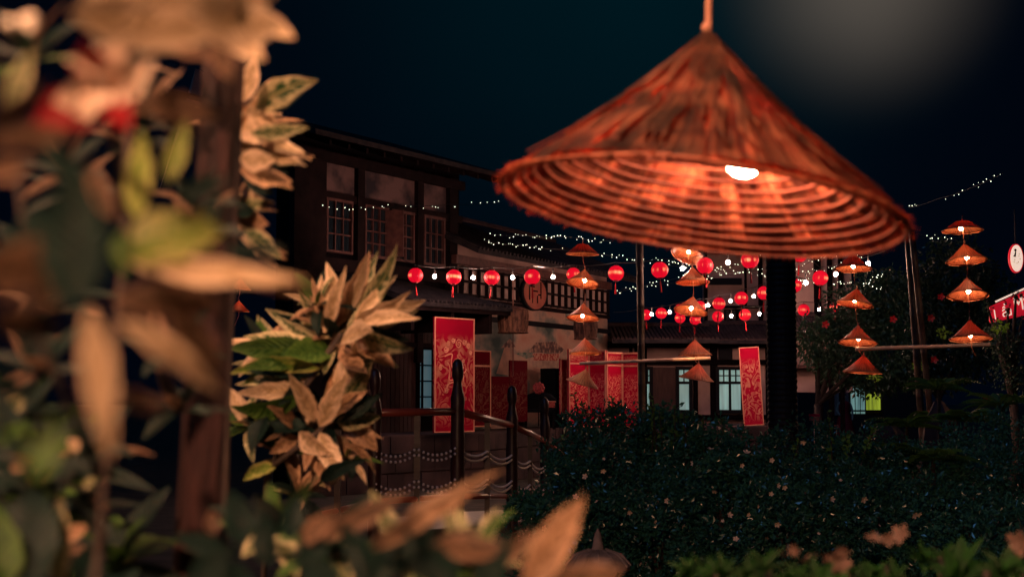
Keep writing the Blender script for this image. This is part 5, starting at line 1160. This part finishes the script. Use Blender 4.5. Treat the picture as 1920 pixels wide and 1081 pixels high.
# C: near blurred shrub filling the left edge
sc1 = thing('variegated_shrub', 'large out-of-focus variegated shrub filling the left edge of the picture', 'shrub', (P(150, 740, .9).x, .9, 0), 'variegated shrubs in the foreground')
stem(sc1, [Vector((-.20, .66, 0)), P(180, 1081, .68), P(230, 500, .68), P(250, 60, .7)], .0018); stem(sc1, [P(190, 900, .68), P(60, 600, .64), P(30, 300, .64)], .0015)
for l in [(130, 30, .75, 430, 55, .85, 110, 'tan'), (150, 0, .8, 420, 0, .85, 100, 'tan'), (370, 30, .95, 535, 45, 1.0, 120, 'tan'), (380, 0, 1, 520, -10, 1.05, 80, 'tan'), (480, 25, 1.2, 554, 72, 1.2, 42, 'tan'), (400, 75, 1.1, 435, 155, 1.1, 46, 'tan2'), (430, 60, 1.1, 497, 112, 1.1, 50, 'tan'), (320, 90, 1, 400, 108, 1, 30, 'tan2'), (390, 60, 1.1, 470, 90, 1.1, 60, 'tan'),
 (240, 195, 1.0, 432, 222, 1.05, 48, 'tan2'), (280, 175, 1.0, 412, 215, 1.05, 40, 'tan2'), (300, 225, 1.0, 380, 250, 1.05, 30, 'tan2'),
 (-20, 235, .7, 95, 155, .75, 42, 'tan2'), (-20, 265, .7, 150, 245, .75, 50, 'tan2'), (-30, 480, .6, 105, 520, .65, 130, 'tan2'), (-20, 330, .7, 60, 300, .7, 50, 'tan2'), (10, 200, .8, 60, 90, .8, 40, 'speck'),
 (255, 410, .95, 265, 245, .95, 56, 'ygreen'), (315, 340, .95, 350, 225, .95, 40, 'ygreen'), (210, 410, .85, 165, 300, .85, 46, 'tan2'), (225, 480, .8, 420, 430, .85, 110, 'ygreen'), (240, 440, .85, 400, 400, .85, 60, 'ygreen'), (130, 580, .6, 140, 300, .6, 130, 'dgreen'), (90, 560, .65, 60, 380, .65, 90, 'dgreen'), (230, 430, .8, 235, 520, .8, 44, 'green'),
 (235, 490, .8, 575, 525, .85, 56, 'tan'), (440, 505, .85, 600, 550, .9, 34, 'tan2'), (210, 560, .75, 420, 575, .8, 76, 'tan2'), (220, 600, .75, 417, 742, .8, 52, 'tan'), (320, 570, .85, 420, 700, .9, 60, 'tan2'), (170, 575, .6, 206, 865, .62, 66, 'tan'), (225, 735, .7, 310, 770, .7, 36, 'tan2'),
 (420, 470, 1.1, 540, 465, 1.1, 30, 'dgreen'), (-20, 600, .6, 120, 620, .65, 70, 'tan2'), (60, 560, .65, 120, 540, .65, 50, 'tan2'), (-30, 700, .6, 60, 740, .65, 60, 'dgreen'), (150, 340, .8, 60, 250, .8, 50, 'dgreen'), (340, 470, 1.0, 420, 360, 1.0, 50, 'dgreen'), (340, 370, 1.0, 430, 330, 1.0, 44, 'dgreen'), (60, 900, .6, 100, 780, .65, 60, 'green')]:
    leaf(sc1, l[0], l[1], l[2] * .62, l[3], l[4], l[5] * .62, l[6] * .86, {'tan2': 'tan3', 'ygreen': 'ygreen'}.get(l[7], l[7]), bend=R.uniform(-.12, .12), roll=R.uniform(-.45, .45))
for (x, y, d, n) in ((120, 330, 1.15, 8), (80, 700, 1.1, 9), (60, 880, 1.0, 9), (60, 120, 1.0, 8)):
    rosette(sc1, x, y, d * .8, n, .045, .013, ['dgreen', 'dgreen', 'dgreen', 'green', 'tan3', 'tan2'])
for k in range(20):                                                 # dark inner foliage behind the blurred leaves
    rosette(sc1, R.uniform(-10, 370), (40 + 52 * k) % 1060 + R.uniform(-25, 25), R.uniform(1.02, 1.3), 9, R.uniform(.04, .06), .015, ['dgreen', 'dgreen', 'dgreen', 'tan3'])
# blurred blossom
fp = P(205, 150, .50); r = thing('blossom', 'blurred cream and red blossom head near the top left corner', 'flower', fp, None)
for (x, y, x2, y2, w_, m) in ((200, 175, 290, 110, 78, 'petal'), (190, 150, 250, 80, 60, 'petal'), (210, 160, 270, 170, 60, 'petal'), (190, 170, 100, 190, 76, 'petal'), (180, 165, 160, 215, 60, 'petal'), (190, 140, 160, 75, 70, 'redpetal'), (200, 180, 245, 245, 60, 'redpetal'), (150, 180, 60, 235, 70, 'redpetal'), (170, 190, 120, 240, 50, 'redpetal'), (200, 130, 120, 110, 30, 'petal')):
    leaf(r, x, y, .50, x2, y2, .485, w_, m, roll=R.uniform(-.4, .4), name='petal', fold=.3)
stem(r, [fp, P(230, 400, .66)], .002)
mb = MB()
M['glint'] = mat('glint_gloss', (.9, .75, .6), .03, spec=1.0, coat=1)
dr = thing('glint_cluster', 'small shiny pale berries added to blur into discs at the top left corner', 'glints', P(30, 45, .5))
for (x, y) in ((18, 45), (45, 40), (58, 52), (60, 35)): MB().ball(P(x, y, .5), .0022, 10, 6).build('glint_ball', M['glint'], dr, smooth=True)  # glossy balls added in place of out-of-focus glints
MB().tube([P(30, 60, .5), P(0, 120, .52), P(-60, 300, .6)], .001, 5).build('stem', M['bark'], dr)

# D: shrubs along the bottom
sd_ = thing('variegated_shrub', 'out-of-focus shrub with long pointed leaves along the bottom centre', 'shrub', (P(700, 740, 1.3).x, 1.3, 0), 'variegated shrubs in the foreground')
stem(sd_, [Vector((P(740, 1081, 1.3).x, 1.3, 0)), P(740, 1100, 1.3), P(720, 1040, 1.3)], .005)
for l in [(680, 1035, 1.25, 942, 878, 1.3, 46, 'tan2'), (600, 1010, 1.3, 768, 920, 1.3, 42, 'tan3'), (560, 1020, 1.3, 640, 950, 1.3, 40, 'tan3'), (810, 1020, 1.1, 965, 1030, 1.1, 56, 'tan3'), (985, 1110, 1.1, 1097, 925, 1.1, 76, 'tan2'), (1030, 1100, 1.2, 1170, 1062, 1.2, 60, 'tan3'),
 (455, 1020, 1.4, 432, 915, 1.4, 62, 'dgreen'), (430, 1040, 1.4, 325, 1000, 1.4, 46, 'dgreen'), (540, 1010, 1.5, 560, 925, 1.5, 50, 'dgreen'), (500, 1060, 1.4, 500, 960, 1.4, 52, 'dgreen'), (700, 1060, 1.3, 830, 960, 1.3, 60, 'dgreen'), (760, 1060, 1.2, 905, 985, 1.2, 60, 'dgreen'), (600, 1060, 1.3, 560, 980, 1.3, 60, 'dgreen'),
 (700, 1100, 1.2, 640, 980, 1.2, 60, 'dgreen'), (640, 1100, 1.2, 540, 1040, 1.2, 60, 'dgreen'), (860, 1100, 1.1, 780, 1010, 1.1, 70, 'dgreen'), (900, 1100, 1.1, 960, 1000, 1.1, 70, 'dgreen'), (800, 1090, 1.2, 760, 990, 1.2, 50, 'dgreen'), (400, 1000, 1.4, 395, 955, 1.4, 30, 'tan3'), (940, 1060, 1.2, 1000, 990, 1.2, 34, 'tan3'), (350, 1090, 1.3, 450, 1020, 1.3, 60, 'dgreen'), (480, 1100, 1.3, 380, 1060, 1.3, 60, 'dgreen')]:
    leaf(sd_, l[0], l[1], l[2] * .62, l[3], l[4], l[5] * .62, l[6] * .88, l[7], bend=R.uniform(-.1, .1), roll=R.uniform(-.4, .4))
for (x, y, d) in ((760, 1060, 1.7), (620, 1040, 1.8), (520, 1010, 1.9), (880, 1070, 1.5)): rosette(sd_, x, y, d * .66, 12, .06, .02, ['dgreen', 'dgreen', 'green', 'speck'])
se = thing('variegated_shrub', 'blurred dark green shrub in the bottom left corner below the cream leaves', 'shrub', (P(60, 740, 1.0).x, 1.0, 0), 'variegated shrubs in the foreground')
for l in [(60, 1110, .75, 62, 905, .8, 120, 'dgreen'), (10, 1100, .75, -10, 940, .75, 80, 'green'), (110, 1100, .8, 115, 920, .8, 40, 'speck'), (0, 830, .8, 60, 790, .8, 30, 'green'), (150, 1100, .9, 200, 1000, .9, 60, 'dgreen'), (120, 1010, .9, 165, 985, .9, 26, 'tan2'), (90, 850, .9, 115, 780, .9, 44, 'green'), (20, 880, .9, 80, 860, .9, 30, 'tan2'), (20, 770, .9, 45, 740, .9, 30, 'speck'), (130, 840, .9, 150, 825, .9, 26, 'tan'), (160, 900, .9, 175, 910, .9, 22, 'speck')]:
    leaf(se, l[0], l[1], l[2], l[3], l[4], l[5], l[6], l[7], roll=R.uniform(-.3, .3))
for (x, y, d) in ((50, 960, 1.2), (130, 880, 1.3), (220, 1060, 1.2), (40, 800, 1.3)): rosette(se, x, y, d, 14, .07, .026, ['dgreen', 'dgreen', 'green'])
stem(se, [Vector((P(60, 740, 1.0).x, 1.0, 0)), P(60, 1081, 1.0)], .005)

# E: bright green low plants at the bottom right with peach blossoms
def lowplant(x, y, d, label, n, L_, mats, flowers):
    d *= .62; L_ *= .66; c = P(x, y, d); r = thing('garden_plant', label, 'plant', (c.x, c.y, 0), 'green plants along the bottom right')
    stem(r, [Vector((c.x, c.y, 0)), c], .004)
    for q_ in range(4): rosette(r, x + R.uniform(-55, 55), y + 22 + R.uniform(-14, 16), d + R.uniform(-.1, .15), 13, L_ * R.uniform(.42, .6), L_ * .17, mats, tilt=(R.uniform(-.5, .5), -.3, 1))
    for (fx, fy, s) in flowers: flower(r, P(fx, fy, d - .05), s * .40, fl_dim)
lowplant(1345, 1062, 2.6, 'lime green plant left of the peach blossoms at the bottom', 16, .09, ['lowgreen', 'lowgreen'], [])
lowplant(1440, 1062, 2.5, 'green plant with small round peach blossoms at the bottom edge', 16, .08, ['lowgreen', 'lowgreen'], [(1490, 1030, .8), (1515, 1040, 1.3), (1470, 1040, .8)])
lowplant(1545, 1075, 2.4, 'plant with the largest peach blossom at the bottom edge', 14, .09, ['lowgreen', 'lowgreen'], [(1570, 1058, 1.6), (1560, 1040, 1.2), (1580, 1032, .9)])
lowplant(1660, 1058, 2.6, 'green plant with upright bright leaves right of the largest blossom', 18, .10, ['lowgreen', 'lowgreen', 'lowgreen'], [(1640, 1012, 1.3), (1690, 1003, 1.4), (1665, 1010, .9)])
lowplant(1765, 1040, 2.9, 'mid green broad plant at the bottom right', 18, .10, ['lowgreen', 'lowgreen'], [])
lowplant(1850, 1060, 2.4, 'green arching plant near the bottom right corner', 18, .11, ['lowgreen', 'lowgreen', 'lowgreen'], [(1912, 1018, 1.5)])
lowplant(1600, 1085, 2.2, 'low dark green plant between the blossoms and the upright leaves', 14, .08, ['lowgreen', 'lowgreen'], [])
lowplant(1920, 1075, 2.6, 'dark green plant in the bottom right corner', 16, .10, ['lowgreen', 'lowgreen'], [])

# ---------------------------------------------------------------- the big near hat
HC = P(1314, 394, 1.71); HR = 379 / FPX * 1.71; HH = HR * .90
HA = hat_axes(1314, 383, .200, 8.4); SH = Matrix(((1, 0, -.085, 0), (0, 1, 0, 0), (0, 0, 1, 0), (0, 0, 0, 1)))     # apex sits a little off centre
X = HA.to_4x4()
def bent(me, m):
    me = me.copy(); me.transform(SH @ m); return me
bh = thing('hat_lamp', 'very large glowing conical straw hat lamp hanging close by at upper right', 'lamp', HC, 'near conical hat lamps')
for t_ in PATCH: t_.object = bh
def strip_mesh(w0, w1, zoff, n=14, amp=.0022, gap=.0):
    mb = MB(); ph = R.uniform(0, 6)
    for i in range(n + 1):
        t = .015 + (1.0 - .015) * i / n; r_ = HR * t; hw = (w0 + (w1 - w0) * t) * (1 + .06 * math.sin(i * 1.7 + ph)); z = HH * (1 - t) - .055 * HH * math.sin(math.pi * t) + zoff + amp * math.sin(i * 2.1 + ph)
        for s, b in ((-1, -.0012), (0, .0012), (1, -.0004)): mb.v.append(Vector((r_, s * hw, z + b)))
    for i in range(n):
        for j in range(2): k = i * 3 + j; mb.f.append((k, k + 3, k + 4, k + 1))
    return mb
outer = []; inner = []
NS = 54; wfull = 2 * math.pi * HR / NS / 2
for v in range(4):
    me = strip_mesh(.0012, wfull * 1.10, .004 + .001 * (v % 2)).mesh('palm_strip', smooth=True); me.materials.append(M['strip_out']); outer.append(me)
    me = strip_mesh(.0012, wfull * 1.06, -.001 - .0008 * (v % 2)).mesh('palm_strip', smooth=True); me.materials.append(M['strip_in']); inner.append(me)
for k in range(NS):
    a = 2 * math.pi * k / NS
    for lst, off, nm in ((outer, 0, 'palm_strip'), (inner, .5, 'inner_strip')):
        sc_r = R.uniform(.985, 1.0)
        o = link(nm, bent(R.choice(lst), Matrix.Rotation(a + off * 2 * math.pi / NS + R.uniform(-.012, .012), 4, 'Z') @ Matrix.Scale(sc_r, 4) @ Matrix.Rotation(R.uniform(-.012, .012), 4, 'X')), bh); o.matrix_local = X
# coarse upper thatch tufts lying over the strips
tm = []
for v in range(3):
    mb = MB(); t0, t1 = (.03, .45) if v == 0 else ((.25, .7) if v == 1 else (.5, .92)); n = 8
    for i in range(n + 1):
        t = t0 + (t1 - t0) * i / n; hw = .0085 * math.sin(math.pi * (.15 + .8 * i / n)); z = HH * (1 - t) - .055 * HH * math.sin(math.pi * t) + .008 + .003 * (i / n)
        for s in (-1, 0, 1): mb.v.append(Vector((HR * t, s * hw + .004 * math.sin(i), z + (.0015 if s == 0 else 0))))
    for i in range(n):
        for j in range(2): k = i * 3 + j; mb.f.append((k, k + 3, k + 4, k + 1))
    me = mb.mesh('thatch_blade', smooth=True); me.materials.append(M['strip_out']); tm.append(me)
for k in range(110):
    o = link('thatch_blade', bent(tm[k % 3], Matrix.Rotation(R.uniform(0, 6.283), 4, 'Z')), bh); o.matrix_local = X
for k in range(15):
    s_ = .24 + .75 * (k / 14) ** .9; q = [Vector((HR * s_ * math.cos(a), HR * s_ * math.sin(a), HH * (1 - s_) - .055 * HH * math.sin(math.pi * s_) - .005 + .0008 * math.sin(5 * a + k))) for a in [2 * math.pi * i / 72 for i in range(73)]]
    me = MB().tube(q, .0019, 6, cap=False).mesh('hoop', smooth=True); me.transform(SH); me.materials.append(M['dhoop']); o = link('hoop', me, bh); o.matrix_local = X
q = [Vector((HR * 1.0 * math.cos(a), HR * 1.0 * math.sin(a), .000 + .0015 * math.sin(6 * a))) for a in [2 * math.pi * i / 80 for i in range(81)]]
me = MB().tube(q, .0022, 7, cap=False).mesh('rim', smooth=True); me.materials.append(M['hoop']); o = link('rim', me, bh); o.matrix_local = X
mb = MB()
for k in range(420):                                                # frayed leaf ends along the rim
    a = R.uniform(0, 6.283); r0 = HR * R.uniform(.965, .995); ln = R.uniform(.004, .016); ww = R.uniform(.0012, .0035); da = R.uniform(-.03, .03)
    p0 = Vector((r0 * math.cos(a), r0 * math.sin(a), R.uniform(.0, .006))); p1 = Vector(((r0 + ln) * math.cos(a + da), (r0 + ln) * math.sin(a + da), R.uniform(-.008, .004))); sd = Vector((-math.sin(a), math.cos(a), 0)) * ww
    mb.quadv(p0 - sd, p0 + sd, p1 + sd * .3, p1 - sd * .3)
me = mb.mesh('frayed_ends'); me.materials.append(M['strip_out']); o = link('frayed_ends', me, bh); o.matrix_local = X; o['kind'] = 'stuff'
bc = P(1395, 297, 1.74)
MB().ball(bc, .0235, 20, 12).build('bulb', M['bulb_near'], bh, smooth=True)
MB().tube([bc + Vector((0, 0, .022)), bc + Vector((0, 0, .06))], .014, 12).build('socket', M['white'], bh, smooth=True)
apx = HC + HA @ (SH @ Vector((0, 0, HH)))
MB().ball(apx + Vector((-.002, 0, .008)), .007, 10, 7).build('knot', M['cord'], bh, smooth=True)
MB().tube([apx, apx + Vector((.002, 0, .1)), apx + Vector((.0, .0, .9))], .0042, 8).build('cord', M['cord'], bh)
MB().tube([bc + Vector((0, 0, .06)), apx], .002, 6).build('flex', M['wire'], bh)

# unseen hat lamps added to light the leaves and the big hat
def added_lamp(c, label, strength, col=(1, .56, .30)):
    r = thing('hat_lamp', label, 'lamp', c, 'near conical hat lamps')
    me = hat_mesh(.25, .21, seed=5).mesh('shade', smooth=True); me.materials.append(M['straw']); link('shade', me, r)
    MB().ball(c + Vector((0, 0, .02)), .035, 16, 10).build('bulb', emitter('added_lamp_bulb', col, strength), r, smooth=True)
    MB().tube([c + Vector((0, 0, .05)), c + Vector((0, 0, 1.0))], .004, 6).build('cord', M['cord'], r)
added_lamp(Vector((-.75, -.95, 2.95)), 'unseen hat lamp added behind the viewpoint to the left', 13500, (1, .51, .28))
added_lamp(Vector((-.75, 1.9, 3.3)), 'unseen hat lamp added high over the foreground leaves at left', 1500, (1, .51, .28))
added_lamp(Vector((-.15, 1.55, 2.95)), 'unseen hat lamp added just above and left of the big hat', 1300)
print('objects', len(bpy.data.objects))

for o_ in bpy.data.objects:
    if o_.get('label') and len(o_['label'].replace('-', ' ').split()) > 16: print('LONG', o_.name, o_['label'])
